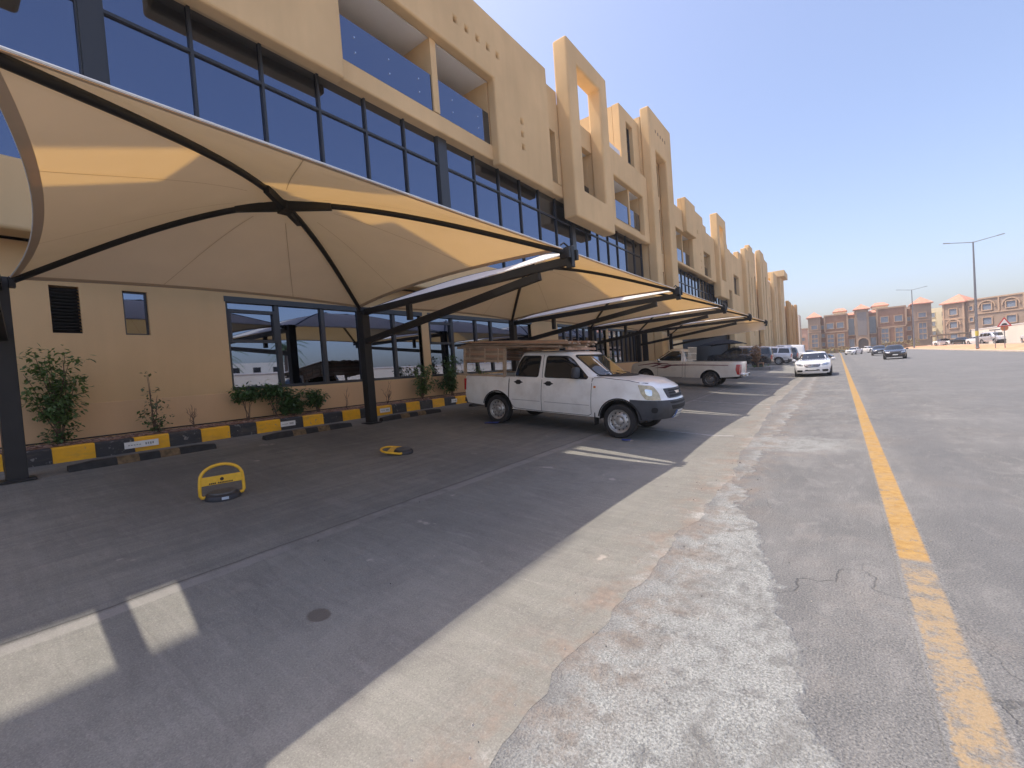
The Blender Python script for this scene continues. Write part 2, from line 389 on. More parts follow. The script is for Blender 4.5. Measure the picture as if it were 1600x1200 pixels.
LEAFD = mat_leaf('dark_green_leaves', (0.04, 0.085, 0.028), (0.085, 0.15, 0.045))
LEAFP = mat_leaf('pale_sparse_leaves', (0.09, 0.11, 0.05), (0.13, 0.145, 0.065))
LEAFB = mat_leaf('dry_brown_leaves', (0.22, 0.12, 0.07), (0.30, 0.17, 0.10))
BARK = mat('brown_bark', (0.15, 0.10, 0.07), 0.9, 0, 0.3, 20)
FABRIC = mat_fabric('cream_shade_fabric', (0.90, 0.87, 0.83), (0.76, 0.44, 0.12), 0.30)
SEAMF = mat_fabric('fabric_hem', (0.66, 0.55, 0.43), (0.40, 0.27, 0.13), 0.22)
DARKFAB = mat_fabric('charcoal_shade_fabric', (0.06, 0.06, 0.065), (0.03, 0.03, 0.03), 0.1)

# ------------------------------------------------------------------ mesh helper
class MB:
    def __init__(s): s.v = []; s.f = []; s.m = []
    def add(s, verts, faces, mi=0, M=None):
        o = len(s.v)
        s.v += [tuple(M @ Vector(q)) if M else tuple(q) for q in verts]
        s.f += [tuple(i + o for i in f) for f in faces]; s.m += [mi] * len(faces)
        return s
    def box(s, x0, x1, y0, y1, z0, z1, mi=0, M=None):
        v = [(x, y, z) for x in (x0, x1) for y in (y0, y1) for z in (z0, z1)]
        return s.add(v, [(0, 1, 3, 2), (4, 6, 7, 5), (0, 4, 5, 1), (2, 3, 7, 6), (0, 2, 6, 4), (1, 5, 7, 3)], mi, M)
    def tube(s, pts, r, n=8, mi=0, cap=True, M=None):
        pts = [Vector(p) for p in pts]; k = len(pts)
        rs = r if isinstance(r, (list, tuple)) else [r] * k
        vs = []; up = Vector((0, 0, 1)); prev = None
        for i, p in enumerate(pts):
            t = (pts[min(i + 1, k - 1)] - pts[max(i - 1, 0)]).normalized()
            if prev is None:
                a = t.cross(up if abs(t.z) < 0.95 else Vector((1, 0, 0))).normalized()
            else:
                a = (prev - t * prev.dot(t)).normalized()
            prev = a; b = t.cross(a)
            for j in range(n):
                an = 2 * PI * j / n
                vs.append(p + (a * math.cos(an) + b * math.sin(an)) * rs[i])
        fs = [(i * n + j, i * n + (j + 1) % n, (i + 1) * n + (j + 1) % n, (i + 1) * n + j) for i in range(k - 1) for j in range(n)]
        if cap: fs += [tuple(range(n - 1, -1, -1)), tuple(range((k - 1) * n, k * n))]
        return s.add(vs, fs, mi, M)
    def bar(s, a, b, w, h, mi=0, up=(0, 0, 1)):
        a = Vector(a); b = Vector(b); t = (b - a).normalized(); u = Vector(up)
        sd_ = t.cross(u)
        if sd_.length < 1e-4: sd_ = t.cross(Vector((1, 0, 0)))
        sd_.normalize(); u = sd_.cross(t)
        vs = [p + sd_ * (w / 2 * i) + u * (h / 2 * j) for p in (a, b) for i, j in ((-1, -1), (1, -1), (1, 1), (-1, 1))]
        return s.add(vs, [(3, 2, 1, 0), (4, 5, 6, 7), (0, 1, 5, 4), (1, 2, 6, 5), (2, 3, 7, 6), (3, 0, 4, 7)], mi)
    def lathe(s, prof, n=24, mi=0, M=None, close=False):                   # prof: (r, h) round local Y axis
        k = len(prof)
        vs = [(r * math.cos(2 * PI * j / n), h, r * math.sin(2 * PI * j / n)) for r, h in prof for j in range(n)]
        fs = [(i * n + j, i * n + (j + 1) % n, (i + 1) * n + (j + 1) % n, (i + 1) * n + j) for i in range(k - 1) for j in range(n)]
        return s.add(vs, fs, mi, M)
    def poly(s, pts, d, mi=0, M=None):                                     # flat polygon extruded by vector d
        n = len(pts); d = Vector(d); pts = [Vector(p) for p in pts]
        return s.add(pts + [p + d for p in pts], [tuple(range(n - 1, -1, -1)), tuple(range(n, 2 * n))] + [(i, (i + 1) % n, (i + 1) % n + n, i + n) for i in range(n)], mi, M)
    def plate(s, ax, d0, d1, rects, holes=(), mi=0):
        """wall plate: ax 'x' -> spans (y,z), thickness d0..d1 in x; 'y' -> spans (x,z). One closed surface with openings."""
        A = sorted({round(q, 4) for r in list(rects) + list(holes) for q in r[:2]})
        B = sorted({round(q, 4) for r in list(rects) + list(holes) for q in r[2:]})
        def inside(a, b):
            return any(r[0] < a < r[1] and r[2] < b < r[3] for r in rects) and not any(r[0] < a < r[1] and r[2] < b < r[3] for r in holes)
        na, nb = len(A), len(B)
        cell = [[inside((A[i] + A[i + 1]) / 2, (B[j] + B[j + 1]) / 2) for j in range(nb - 1)] for i in range(na - 1)]
        vid = {}
        vs = []; fs = []
        def V(i, j, k):
            q = (i, j, k)
            if q not in vid:
                vid[q] = len(vs); d = (d0, d1)[k]
                vs.append((d, A[i], B[j]) if ax == 'x' else (A[i], d, B[j]))
            return vid[q]
        C = lambda i, j: 0 <= i < na - 1 and 0 <= j < nb - 1 and cell[i][j]
        for i in range(na - 1):
            for j in range(nb - 1):
                if not cell[i][j]: continue
                for k in (0, 1): fs.append((V(i, j, k), V(i + 1, j, k), V(i + 1, j + 1, k), V(i, j + 1, k)))
                if not C(i - 1, j): fs.append((V(i, j, 0), V(i, j, 1), V(i, j + 1, 1), V(i, j + 1, 0)))
                if not C(i + 1, j): fs.append((V(i + 1, j, 0), V(i + 1, j, 1), V(i + 1, j + 1, 1), V(i + 1, j + 1, 0)))
                if not C(i, j - 1): fs.append((V(i, j, 0), V(i, j, 1), V(i + 1, j, 1), V(i + 1, j, 0)))
                if not C(i, j + 1): fs.append((V(i, j + 1, 0), V(i, j + 1, 1), V(i + 1, j + 1, 1), V(i + 1, j + 1, 0)))
        return s.add(vs, fs, mi)
    def build(s, name, mats, parent=None, smooth=None, bevel=0, seg=2, weld=False, loc=None, flip=False):
        me = bpy.data.meshes.new(name)
        me.from_pydata(s.v, [], s.f)
        ml = mats if isinstance(mats, (list, tuple)) else [mats]
        for q in ml: me.materials.append(q)
        me.polygons.foreach_set('material_index', s.m)
        bm = bmesh.new(); bm.from_mesh(me)
        if weld: bmesh.ops.remove_doubles(bm, verts=bm.verts, dist=1e-4)
        bmesh.ops.recalc_face_normals(bm, faces=bm.faces)
        if smooth is not None:
            for f in bm.faces: f.smooth = True
            for e in bm.edges:
                if len(e.link_faces) != 2 or e.calc_face_angle(0) > rad(smooth): e.smooth = False
        bm.to_mesh(me); bm.free()
        o = bpy.data.objects.new(name, me); COL.objects.link(o)
        if loc: o.location = loc
        if bevel:
            b = o.modifiers.new('bevel', 'BEVEL'); b.width = bevel; b.segments = seg; b.limit_method = 'ANGLE'; b.angle_limit = rad(40)
            b.harden_normals = False
        if parent: o.parent = parent
        return o

def tag(o, label=None, cat=None, group=None, kind=None):
    if label: o['label'] = label
    if cat: o['category'] = cat
    if group: o['group'] = group
    if kind: o['kind'] = kind
    return o
def thing(name, label, cat, loc=(0, 0, 0), rot=(0, 0, 0), group=None):
    o = bpy.data.objects.new(name, None); COL.objects.link(o); o.location = loc; o.rotation_euler = rot
    o.empty_display_size = 0.3
    return tag(o, label, cat, group)
def kids(o): return [c for c in bpy.data.objects if c.parent == o]
def copy_tree(o, parent=None):
    c = o.copy(); COL.objects.link(c)
    if parent: c.parent = parent
    for ch in kids(o): copy_tree(ch, c)
    return c
def lerp(pts, x):
    if x <= pts[0][0]: return pts[0][1]
    for (a, b), (c, d) in zip(pts, pts[1:]):
        if x <= c: return b + (d - b) * (x - a) / (c - a) if c > a else d
    return pts[-1][1]
def nz(x, y=0.0, z=0.0): return noise.noise(Vector((x, y, z)))

# ================================================================== ground
def sheet(name, pts_rows, m_, kind='structure'):
    n = len(pts_rows[0]); vs = [p for r in pts_rows for p in r]
    fs = [(i * n + j, i * n + j + 1, (i + 1) * n + j + 1, (i + 1) * n + j) for i in range(len(pts_rows) - 1) for j in range(n - 1)]
    o = MB().add(vs, fs).build(name, m_, smooth=30); return tag(o, kind=kind)

SAND = mat_sand('desert_sand', (0.42, 0.30, 0.20), (0.52, 0.39, 0.27), 0.15)
REDSAND = mat_sand('reddish_sand', (0.52, 0.26, 0.14), (0.60, 0.36, 0.21), 0.5)
MULCH = mat_sand('bark_mulch', (0.20, 0.11, 0.075), (0.36, 0.21, 0.15), 9)
sheet('ground', [[(x, y, -0.09) for x in (-1500, -60, 60, 1500)] for y in (-800, -60, 250, 2600)], SAND)
sheet('road', [[(x, y, 0.0) for x in (-2.3, 0, 6, 13.2)] for y in (-30, 0, 20, 60, 165)], mat_asphalt())
rows = []
y = -30.0
while y < 120:
    e = -1.22 + 0.10 * nz(y * 0.7, 3.1) + 0.06 * nz(y * 2.3, 9.0) + 0.035 * nz(y * 7.1, 2.0) + 0.02 * nz(y * 19.0, 5.0) - 0.42 * max(0, min(1, (y - 6) / 9))
    rows.append([(-9.85, y, gz(-9.85) + .004), (-6, y, gz(-6) + .004), (-2.6, y, gz(-2.6) + .004), (-2.1, y, 0.010), (-1.75, y, 0.006), (e, y, 0.0015)])
    y += (0.07 if 0 < y < 10 else 0.22) if y < 22 else 2.0
sheet('parking_lot', rows, mat_lot())
sheet('yellow_line_marking', [[(x, y, 0.004) for x in (0.27, 0.50)] for y in (-4, 4, 20, 152)], mat_yellow_line())
WORN = mat_worn_white()
for yl in (9.45, 15.45, 21.5):                                              # half worn bay lines reaching the street
    sheet('bay_line_marking', [[(x, yl + d + 0.012 * (x + 2), gz(x) + 0.009 + (0.003 if x > -2.2 else 0)) for x in (-4.0, -2.1, -1.72)] for d in (0, 0.09)], WORN)
# median and far side of the street: kerb step, reddish sand bank, second road, verge
MB().box(13.2, 13.45, 20, 152, -0.2, 0.14).build('median_kerb', mat('pale_kerb', (0.55, 0.47, 0.38), 0.9, 0, 0.12, 3), bevel=0.02)['kind'] = 'structure'
MB().box(18.0, 18.2, -30, 152, -0.2, 0.55).build('median_kerb', MATS['pale_kerb'], bevel=0.02)['kind'] = 'structure'
rows = [[(13.45, y, 0.12), (14.2, y, 0.30 + .04 * nz(y * .3)), (15.3, y, 0.42 + .05 * nz(y * .21, 4)), (16.8, y, 0.48), (18.0, y, 0.44)] for y in range(-30, 156, 2)]
sheet('median_sand', rows, REDSAND)
sheet('side_road', [[(x, y, 0.42 + 0.02 * max(0, x - 20)) for x in (18.2, 24, 60)] for y in (-30, 60, 152)], mat('far_asphalt', (0.20, 0.19, 0.185), 0.9, 0, 0.12, 0.5))
sheet('cross_road', [[(x, y, 0.02) for x in (-40, 0, 13, 60)] for y in (152, 163)], MATS['far_asphalt'])

# ---- kerb and planting bed
kb = MB(); K0, K1 = -6, 34
def kz(x): return gz(x)
for k in range(K0 * 2, K1 * 2):
    y0 = k / 2 + 0.19
    mi = 0 if k % 2 == 0 else 1
    y1 = y0 + 0.5
    a = 0.004
    kb.add([(-10.0, y0 + a, .6), (-9.83, y0 + a, .6), (-9.845, y0 + a, .905), (-9.865, y0 + a, .93), (-10.0, y0 + a, .93),
            (-10.0, y1 - a, .6), (-9.83, y1 - a, .6), (-9.845, y1 - a, .905), (-9.865, y1 - a, .93), (-10.0, y1 - a, .93)],
           [(4, 3, 2, 1, 0), (5, 6, 7, 8, 9), (0, 1, 6, 5), (1, 2, 7, 6), (2, 3, 8, 7), (3, 4, 9, 8), (4, 0, 5, 9)], mi)
kb.build('kerb', [YELLOW, BLACKP])['kind'] = 'structure'
MB().box(-9.995, -9.86, K0 + .1, K1 + .2, 0.5, 0.918).build('kerb_core', mat('grey_concrete', (0.24, 0.23, 0.22), 0.9, 0, 0.2, 6))['kind'] = 'structure'
rows = [[(x, y * .12, 0.925 + 0.03 * nz(x * 5, y * .5) + (0.02 if x < -10.2 else 0)) for x in (-10.0, -10.12, -10.25, -10.4, -10.52, -10.62)] for y in range(-60, 290)]
sheet('planting_bed', rows, MULCH)
chips = MB()
for i in range(2200):
    x = random.uniform(-10.55, -10.02); y = random.uniform(-1, 14); a = random.uniform(0, PI); s = random.uniform(.012, .035)
    M = Matrix.Translation((x, y, 0.945 + random.uniform(-.01, .02))) @ Matrix.Rotation(a, 4, 'Z') @ Matrix.Rotation(random.uniform(-.5, .5), 4, 'X')
    chips.box(-s, s, -s * .4, s * .4, -.004, .006, random.randint(0, 1), M)
tag(chips.build('mulch', [MULCH, mat('pale_chips', (0.40, 0.26, 0.19), 0.9)]), 'reddish bark chips covering the planting bed behind the kerb', 'mulch', kind='stuff')

# small pebbles and grit lying about the street edge
gr = MB()
for i in range(700):
    y = random.uniform(1.0, 16); x = -1.35 + random.gauss(0, 0.45) if random.random() < .7 else random.uniform(-4, 2)
    s = random.uniform(.002, .006) * (1 if random.random() < .95 else 1.6)
    M = Matrix.Translation((x, y, gz(x) + .006 + s * .4)) @ Matrix.Rotation(random.uniform(0, 3), 4, 'Z')
    gr.add([(-s, -s * .7, -s), (s, -s * .8, -s), (s * .8, s, -s), (-s * .9, s * .7, -s), (-s * .4, -s * .3, s * .7), (s * .5, 0, s * .6), (0, s * .5, s * .8)],
           [(0, 1, 5, 4), (1, 2, 5), (2, 6, 5), (2, 3, 6), (3, 0, 4), (3, 4, 6), (4, 5, 6)], int(random.random() < .2), M)
tag(gr.build('gravel', [mat('pale_pebble', (0.42, 0.39, 0.35), 0.9), mat('dark_pebble', (0.10, 0.095, 0.09), 0.9)]), 'loose pebbles and grit scattered along the street edge', 'gravel', kind='stuff')

# ================================================================== office building (nearest)
def rb(o, mb, name, m_, parent, **k): return mb.build(name, m_, parent, **k)
office = thing('office_building', 'long beige plastered office block with dark blue glass band and two tall open frames', 'building', (-10.6, 8, 0.9))
OFF = Vector((-10.6, 8, 0.9))
def bpart(mb, name, m_, root, **k):
    o = mb.build(name, m_, root, **k)
    o.location = -root.location
    return o
def bsub(mb, name, m_, part, **k): return mb.build(name, m_, part, **k)

def curtain(root, x, y0, y1, zb, zt, zm, step, first=None, glass=GLASS):
    """one glazed bay: frame mesh with a pane sub-part"""
    f = MB(); w = .028
    n = max(1, round((y1 - y0) / step)); ys = [y0 + (y1 - y0) * i / n for i in range(n + 1)]
    for q in ys: f.box(x - .05, x + .065, q - w, q + w, zb, zt)
    for z in (zb + .03, zm, zt - .03):
        for a, b in zip(ys, ys[1:]): f.box(x - .05, x + .055, a + w, b - w, z - .03, z + .03)
    fr = bpart(f, 'window', FRAME, root)
    p = MB()
    for i, (a, b) in enumerate(zip(ys, ys[1:])):                            # every sheet of glass sits a hair out of true
        for z0, z1 in ((zb + .06, zm - .03), (zm + .03, zt - .06)):
            t = random.uniform(-.004, .004); u = random.uniform(-.003, .003)
            p.add([(x + t, a + w, z0), (x - t, b - w, z0), (x - t + u, b - w, z1), (x + t + u, a + w, z1)], [(0, 1, 2, 3)])
    bsub(p, 'pane', glass, fr)
    return fr

# ground floor wall with its openings
GF = [(1.44, 1.81, 2.81, 3.62), (2.39, 2.76, 2.80, 3.62), (4.10, 9.68, 1.62, 3.66), (9.98, 15.95, 1.62, 3.66),
      (18.2, 23.6, 1.62, 3.66), (23.9, 28.6, 1.62, 3.66)]
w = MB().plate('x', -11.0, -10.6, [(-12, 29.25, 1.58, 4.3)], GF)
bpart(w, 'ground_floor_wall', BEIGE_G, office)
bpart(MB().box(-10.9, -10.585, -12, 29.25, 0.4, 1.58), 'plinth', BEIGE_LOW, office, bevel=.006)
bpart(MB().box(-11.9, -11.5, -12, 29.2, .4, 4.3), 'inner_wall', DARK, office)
lv = MB()
for i in range(14): lv.bar((-10.66, 1.44, 2.83 + i * .057), (-10.66, 1.81, 2.83 + i * .057), .07, .012, up=(.5, 0, 1))
lv.box(-10.9, -10.8, 1.44, 1.81, 2.81, 3.62)
bpart(lv, 'louvre_vent', BLACK, office)
sw = MB().plate('x', -10.72, -10.66, [(2.39, 2.76, 2.80, 3.62)], [(2.42, 2.73, 2.83, 3.59)])
sw = bpart(sw, 'window', FRAME, office)
bsub(MB().box(-10.70, -10.69, 2.42, 2.73, 2.83, 3.59), 'pane', GLASS_LOW, sw)
def shop(root, y0, y1, z0, z1, divs, X=-10.6, door=True):
    f = MB()
    ys = [y0] + divs + [y1]
    for i, q in enumerate(ys): f.box(X - .14, X - .03, q - (.05 if 0 < i < len(ys) - 1 else 0) , q + .05, z0, z1 - .06)
    f.box(X - .14, X - .02, y0 + .05, y1 + .05, z0 - .005, z0 + .07)
    f.box(X - .16, X + .015, y0 - .02, y1 + .05, z1 - .10, z1 + .02)
    if door:                                                              # opening light at the left end
        f.box(X - .13, X - .02, ys[0] + .05, ys[1] - .05, z1 - .32, z1 - .25)
        f.box(X - .13, X - .02, ys[0] + .05, ys[1] - .05, z1 - .98, z1 - .92)
        f.box(X - .13, X - .02, ys[0] + .05, ys[0] + .10, z1 - .92, z1 - .32); f.box(X - .13, X - .02, ys[1] - .10, ys[1] - .05, z1 - .92, z1 - .32)
    fr = bpart(f, 'window', FRAME, root)
    p = MB()
    for a, b in zip(ys, ys[1:]):
        t = random.uniform(-.003, .003)
        p.add([(X - .09 + t, a, z0 + .03), (X - .09 - t, b, z0 + .03), (X - .09 - t, b, z1), (X - .09 + t, a, z1)], [(0, 1, 2, 3)])
    bsub(p, 'pane', GLASS_LOW, fr)
shop(office, 4.10, 9.68, 1.62, 3.66, [5.20, 6.35, 7.45, 8.62])
shop(office, 9.98, 15.95, 1.62, 3.66, [11.1, 12.35, 13.25, 14.6])
shop(office, 18.2, 23.6, 1.62, 3.66, [18.9, 19.6, 20.3, 21.0, 21.7, 22.4, 23.0], door=False)
shop(office, 23.9, 28.6, 1.62, 3.66, [24.6, 25.3, 26.0, 26.7, 27.4, 28.0], door=False)
# first floor: overhanging spandrel, glass band
bpart(MB().box(-12.5, -9.94, -12, 29.25, 4.3, 5.42), 'spandrel_wall', BEIGE, office, bevel=.06, seg=3)
bays = [(-12, -6.6), (-6.25, 2.07), (2.39, 10.6), (11.0, 19.5), (19.85, 29.2)]
for a, b in bays: curtain(office, -10.25, a, b, 5.42, 9.62, 8.5, 1.4)
for a, b in zip([q[1] for q in bays[:-1]], [q[0] for q in bays[1:]]):
    bpart(MB().box(-10.32, -10.16, a, b, 5.42, 9.62), 'mullion_cover', FRAME, office)
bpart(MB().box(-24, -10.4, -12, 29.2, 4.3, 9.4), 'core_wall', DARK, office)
# second floor: upper spandrel, panels, loggias
RH = .07
bpart(MB().box(-10.35, -9.9, -12, 29.25, 9.4, 9.95), 'balcony_edge', BEIGE, office, bevel=.05, seg=3)
sqh = [(11.2 + .56 * i, 11.36 + .56 * i, 13.12, 13.30) for i in range(5)] + [(14.77, 14.93, 10.27 + .5 * i, 10.45 + .5 * i) for i in range(3)]
sqh += [(5.2, 5.36, 10.27 + .5 * i, 10.45 + .5 * i) for i in range(3)]
pan = MB().plate('x', -9.98, -9.6, [(3.2, 6.9, 9.2, 14.5), (6.9, 13.2, 12.25, 14.5), (13.2, 17.0, 9.2, 14.5)], sqh)
bpart(pan, 'facade_panel', BEIGE, office, bevel=RH, seg=3)
for q in ((11.1, 13.7, 13.05, 13.4), (14.7, 15.0, 10.2, 11.55), (5.1, 5.5, 10.2, 11.55)): bpart(MB().box(-10.12, -9.985, *q), 'recess_backing', BEIGE, office)
bpart(MB().plate('x', -10.2, -9.9, [(1.9, 3.25, 9.955, 14.2)], [(2.5, 3.0, 9.965, 12.25)]), 'facade_wall', BEIGE, office)
bpart(MB().plate('x', -10.2, -9.9, [(16.95, 18.3, 9.955, 14.2)], [(17.04, 17.95, 9.965, 12.25)]), 'facade_wall', BEIGE, office)
bpart(MB().plate('x', -10.2, -9.9, [(18.3, 22.5, 9.955, 14.2 - .55)], [(20.3, 21.75, 9.965, 12.6)]), 'facade_wall', BEIGE, office)
bpart(MB().plate('x', -10.2, -9.9, [(-4.6, 1.9, 9.955, 14.45)], [(-.6, .6, 9.965, 12.6)]), 'facade_wall', BEIGE, office)
bpart(MB().plate('x', -10.2, -9.9, [(-12, -4.6, 9.955, 14.5)]), 'facade_wall', BEIGE, office)
mid = MB().plate('x', -9.96, -9.6, [(22.5, 29.25, 9.25, 13.55)], [(23.8, 28.4, 9.62, 12.1)])
bpart(mid, 'facade_panel', BEIGE, office, bevel=RH, seg=3)
def loggia(root, y0, y1, z0, z1, x0, x1, baly, posts=(), pane_to=None, dots=True):
    """recessed balcony: ceiling, back wall, side walls; glass balustrade with studs"""
    bpart(MB().box(x0, x1, y0 - .3, y1 + .3, z1, z1 + .12), 'balcony_ceiling', WHITECEIL, root)
    bpart(MB().box(x0, x1, y0 - .3, y1 + .3, z0 - .12, z0 - .005), 'balcony_floor', BEIGE, root)
    for a, b, e in [(y0 - .3, y0 - .02, 0), (y1 + .02, y1 + .3, 0)] + [(a, b, .08) for a, b in posts]:
        bpart(MB().box(x0, x1 + e, a, b, z0, z1), 'balcony_wall', BEIGE, root)
    g_ = MB().box(x0 - .1, x0 - .02, y0 - .2, y1 + .2, z0, z1)
    bpart(g_, 'window', GLASS, root)
    cuts = [y0] + [q for ab in posts for q in ab] + [y1]
    for a, b in zip(cuts[::2], cuts[1::2]):
        bal = bpart(MB().box(x1 + .015, x1 + .03, a + .01, b - .01, z0 + .0, baly), 'balustrade', GLASS, root)
        if dots:
            n = max(2, int((b - a) / 1.1))
            for i in range(n):
                yy = a + (b - a) * (i + .5) / n
                for zz in (z0 + .75, z0 + .35):
                    bsub(MB().lathe([(.001, .0), (.022, .0), (.022, .02), (.001, .02)], 8, 0, Matrix.Translation((x1 + .03, yy, zz)) @ Matrix.Rotation(-PI / 2, 4, 'Z')), 'stud', CHROME, bal)
loggia(office, 6.95, 13.15, 9.97, 12.25, -12.2, -9.98, 11.1, posts=[(10.30, 10.55)])
loggia(office, 23.85, 28.35, 9.97, 12.1, -11.8, -9.95, 11.0, posts=[(26.45, 26.65)])
loggia(office, 17.08, 17.91, 9.97, 12.25, -11.4, -10.2, 10.9, dots=False)
loggia(office, 20.35, 21.7, 9.97, 12.6, -11.4, -10.2, 10.9, dots=False)
bpart(MB().box(-24, -12.3, -12, 29.2, 9.4, 13.2), 'core_wall', BEIGE, office)
bpart(MB().box(-12.3, -10.0, -12, 29.2, 13.0, 13.25), 'roof_slab', BEIGE, office)
# rooftop volumes
bpart(MB().plate('x', -10.4, -9.95, [(26.1, 29.25, 13.45, 17.2)], [(27.1, 28.2, 13.6, 16.5)]), 'penthouse_wall', BEIGE, office, bevel=.04)
bpart(MB().box(-15, -10.405, 26.1, 29.25, 13.25, 17.15), 'penthouse_wall', BEIGE, office)
pw = MB()
for q in (27.1, 27.62, 28.14): pw.box(-10.3, -10.2, q, q + .06, 13.6, 16.5)
for z in (14.3, 15.0, 15.7): pw.box(-10.3, -10.21, 27.16, 28.14, z, z + .05)
pw = bpart(pw, 'window', FRAME, office); bsub(MB().box(-10.28, -10.25, 27.1, 28.2, 13.6, 16.5), 'pane', CARGLASS, pw)
bpart(MB().box(-11.6, -10.6, 16.3, 17.6, 13.25, 15.6), 'roof_block', WHITECEIL, office, bevel=.03)
ac = MB(); ac.box(-9.62, -9.59, 22.9, 24.9, 13.62, 13.92)
bpart(MB().box(-9.95, -9.8, 23.0, 25.4, 13.55, 14.0), 'roof_rail', mat('white_metal', (0.7, 0.7, 0.7), 0.5), office)
def portal(root, y0, y1, z0, z1, iy0, iy1, iz0, iz1, xb=-9.9, xf=-9.2, m_=BEIGE):
    return bpart(MB().plate('x', xb - .01, xf, [(y0, y1, z0, z1)], [(iy0, iy1, iz0, iz1)]), 'portal_frame', m_, root, bevel=.09, seg=3)
portal(office, 18.28, 22.55, 8.42, 16.46, 19.22, 21.66, 9.8, 15.56)
portal(office, -4.6, 1.5, 8.42, 17.7, -3.7, .55, 9.8, 16.3)  # out-of-view frame inferred from the sun patches, sized to cast them
portal(office, 29.26, 33.9, 0.3, 18.1, 30.25, 32.55, 4.6, 15.55, xb=-9.79)
sp = MB().plate('x', -10.2, -9.81, [(29.26, 33.9, .3, 17.6)], [(31.5, 32.45, 13.2, 15.4), (31.5, 32.45, 9.2, 12.3), (31.4, 32.45, 4.8, 7.9)])
bpart(sp, 'facade_wall', BEIGE, office)
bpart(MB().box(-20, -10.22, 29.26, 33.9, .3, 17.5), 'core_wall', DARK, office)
sq2 = MB()
for i in range(5): sq2.box(-9.205, -9.19, 30.35 + .5 * i, 30.5 + .5 * i, 16.75, 16.95)
bpart(sq2, 'recess_shade_square', mat('recess_shade_beige', (0.20, 0.13, 0.08), 0.9), office)  # flat squares on the frame face; recess shade is put into their colour

# ================================================================== further buildings of the row
def simple_window(root, X, y0, y1, z0, z1, nd=1, glass=GLASS, m_=None):
    f = MB()
    f.plate('x', X - .06, X + .02, [(y0, y1, z0, z1)], [(y0 + (y1 - y0) * i / (nd + 1) + .04, y0 + (y1 - y0) * (i + 1) / (nd + 1) - .04, z0 + .05, z1 - .05) for i in range(nd + 1)])
    fr = bpart(f, 'window', FRAME, root)
    bsub(MB().box(X - .03, X - .02, y0 + .03, y1 - .03, z0 + .03, z1 - .03), 'pane', glass, fr)

b2 = thing('office_building', 'beige office block with a stepped parapet and one hanging frame', 'building', (-10.6, 44, .9))
bpart(MB().plate('x', -11.0, -10.6, [(33.95, 57, .4, 4.3)], [(34.6, 39.4, 1.5, 3.7), (40.2, 45.6, 1.5, 3.7), (46.4, 51.8, 1.5, 3.7)]), 'ground_floor_wall', BEIGE, b2)
for a, b in ((34.6, 39.4), (40.2, 45.6), (46.4, 51.8)): simple_window(b2, -10.75, a, b, 1.5, 3.7, 6, GLASS_LOW)
bpart(MB().box(-12.5, -9.94, 33.95, 57, 4.3, 5.42), 'spandrel_wall', BEIGE, b2, bevel=.05)
for a, b in ((34.0, 43.9), (44.2, 52.6), (52.9, 57)): curtain(b2, -10.25, a, b, 5.42, 9.0, 7.9, 1.15)
for q in (43.9, 52.6): bpart(MB().box(-10.32, -10.16, q, q + .3, 5.42, 9.0), 'mullion_cover', FRAME, b2)
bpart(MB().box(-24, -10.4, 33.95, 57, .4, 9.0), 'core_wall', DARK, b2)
bpart(MB().plate('x', -9.96, -9.6, [(33.95, 37.4, 9.0, 13.45), (37.4, 44.3, 9.0, 14.5), (44.3, 45.4, 9.0, 13.9), (45.4, 48.8, 9.0, 13.4), (52.9, 57, 9.0, 13.7), (53.8, 55.5, 9.0, 14.1)],
                 [(35.3, 40.2, 9.2, 11.75), (44.0, 46.7, 9.2, 11.4), (40.9, 41.05, 12.6, 12.9), (41.5, 41.65, 12.6, 12.9), (42.1, 42.25, 12.6, 12.9), (42.8, 42.95, 9.6, 9.8), (42.8, 42.95, 10.2, 10.4), (42.8, 42.95, 10.8, 11.0)]), 'facade_panel', BEIGE, b2, bevel=.07, seg=2)
bpart(MB().box(-9.62, -9.3, 37.4, 40.4, 11.75, 14.5), 'facade_panel', BEIGE, b2, bevel=.06)
loggia(b2, 35.35, 40.15, 9.25, 11.75, -11.6, -9.97, 10.4, posts=[(37.9, 38.1)], dots=False)
loggia(b2, 44.05, 46.65, 9.25, 11.4, -11.2, -9.97, 10.2, dots=False)
bpart(MB().box(-24, -11.7, 33.95, 57, 9.0, 13.2), 'core_wall', BEIGE, b2)
bpart(MB().box(-11.7, -9.97, 47, 57, 9.0, 13.1), 'core_wall', BEIGE, b2)
bpart(MB().box(-11.7, -9.97, 33.95, 47, 12.2, 13.1), 'roof_slab', BEIGE, b2)
portal(b2, 48.8, 52.9, 7.6, 16.0, 49.6, 51.7, 9.4, 14.9, xb=-9.9)
bpart(MB().box(-9.97, -9.93, 49.6, 51.7, 9.4, 13.3), 'portal_back', BEIGE, b2)

b3 = thing('office_building', 'beige office block with tall slotted piers behind the shade canopies', 'building', (-10.6, 74, .9))
def slab(root, y0, y1, z1, X, slots=(), z0=.4, m_=BEIGE, bev=.08, steps=()):
    rects = [(y0, y1, z0, z1)] + [(a, b, z0, c) for a, b, c in steps]
    bpart(MB().plate('x', X - .6, X, rects, slots), 'facade_panel', m_, root, bevel=bev)
    for s_ in slots: simple_window(root, X - .4, *s_, nd=1 if s_[1] - s_[0] > 1 else 0)
slab(b3, 57, 65, 13.6, -9.6, [(58.4, 62.0, 8.9, 11.2)], steps=[(62.5, 65, 14.6)])
slab(b3, 64.6, 70, 15.3, -9.1, [(66.2, 67.1, 6.0, 14.0), (68.4, 69.2, 4.0, 12)])
slab(b3, 70, 76, 16.5, -9.5, [(71.5, 72.6, 6.5, 15.2), (74.2, 75.2, 5, 13)], steps=[(71, 74, 17.0)])
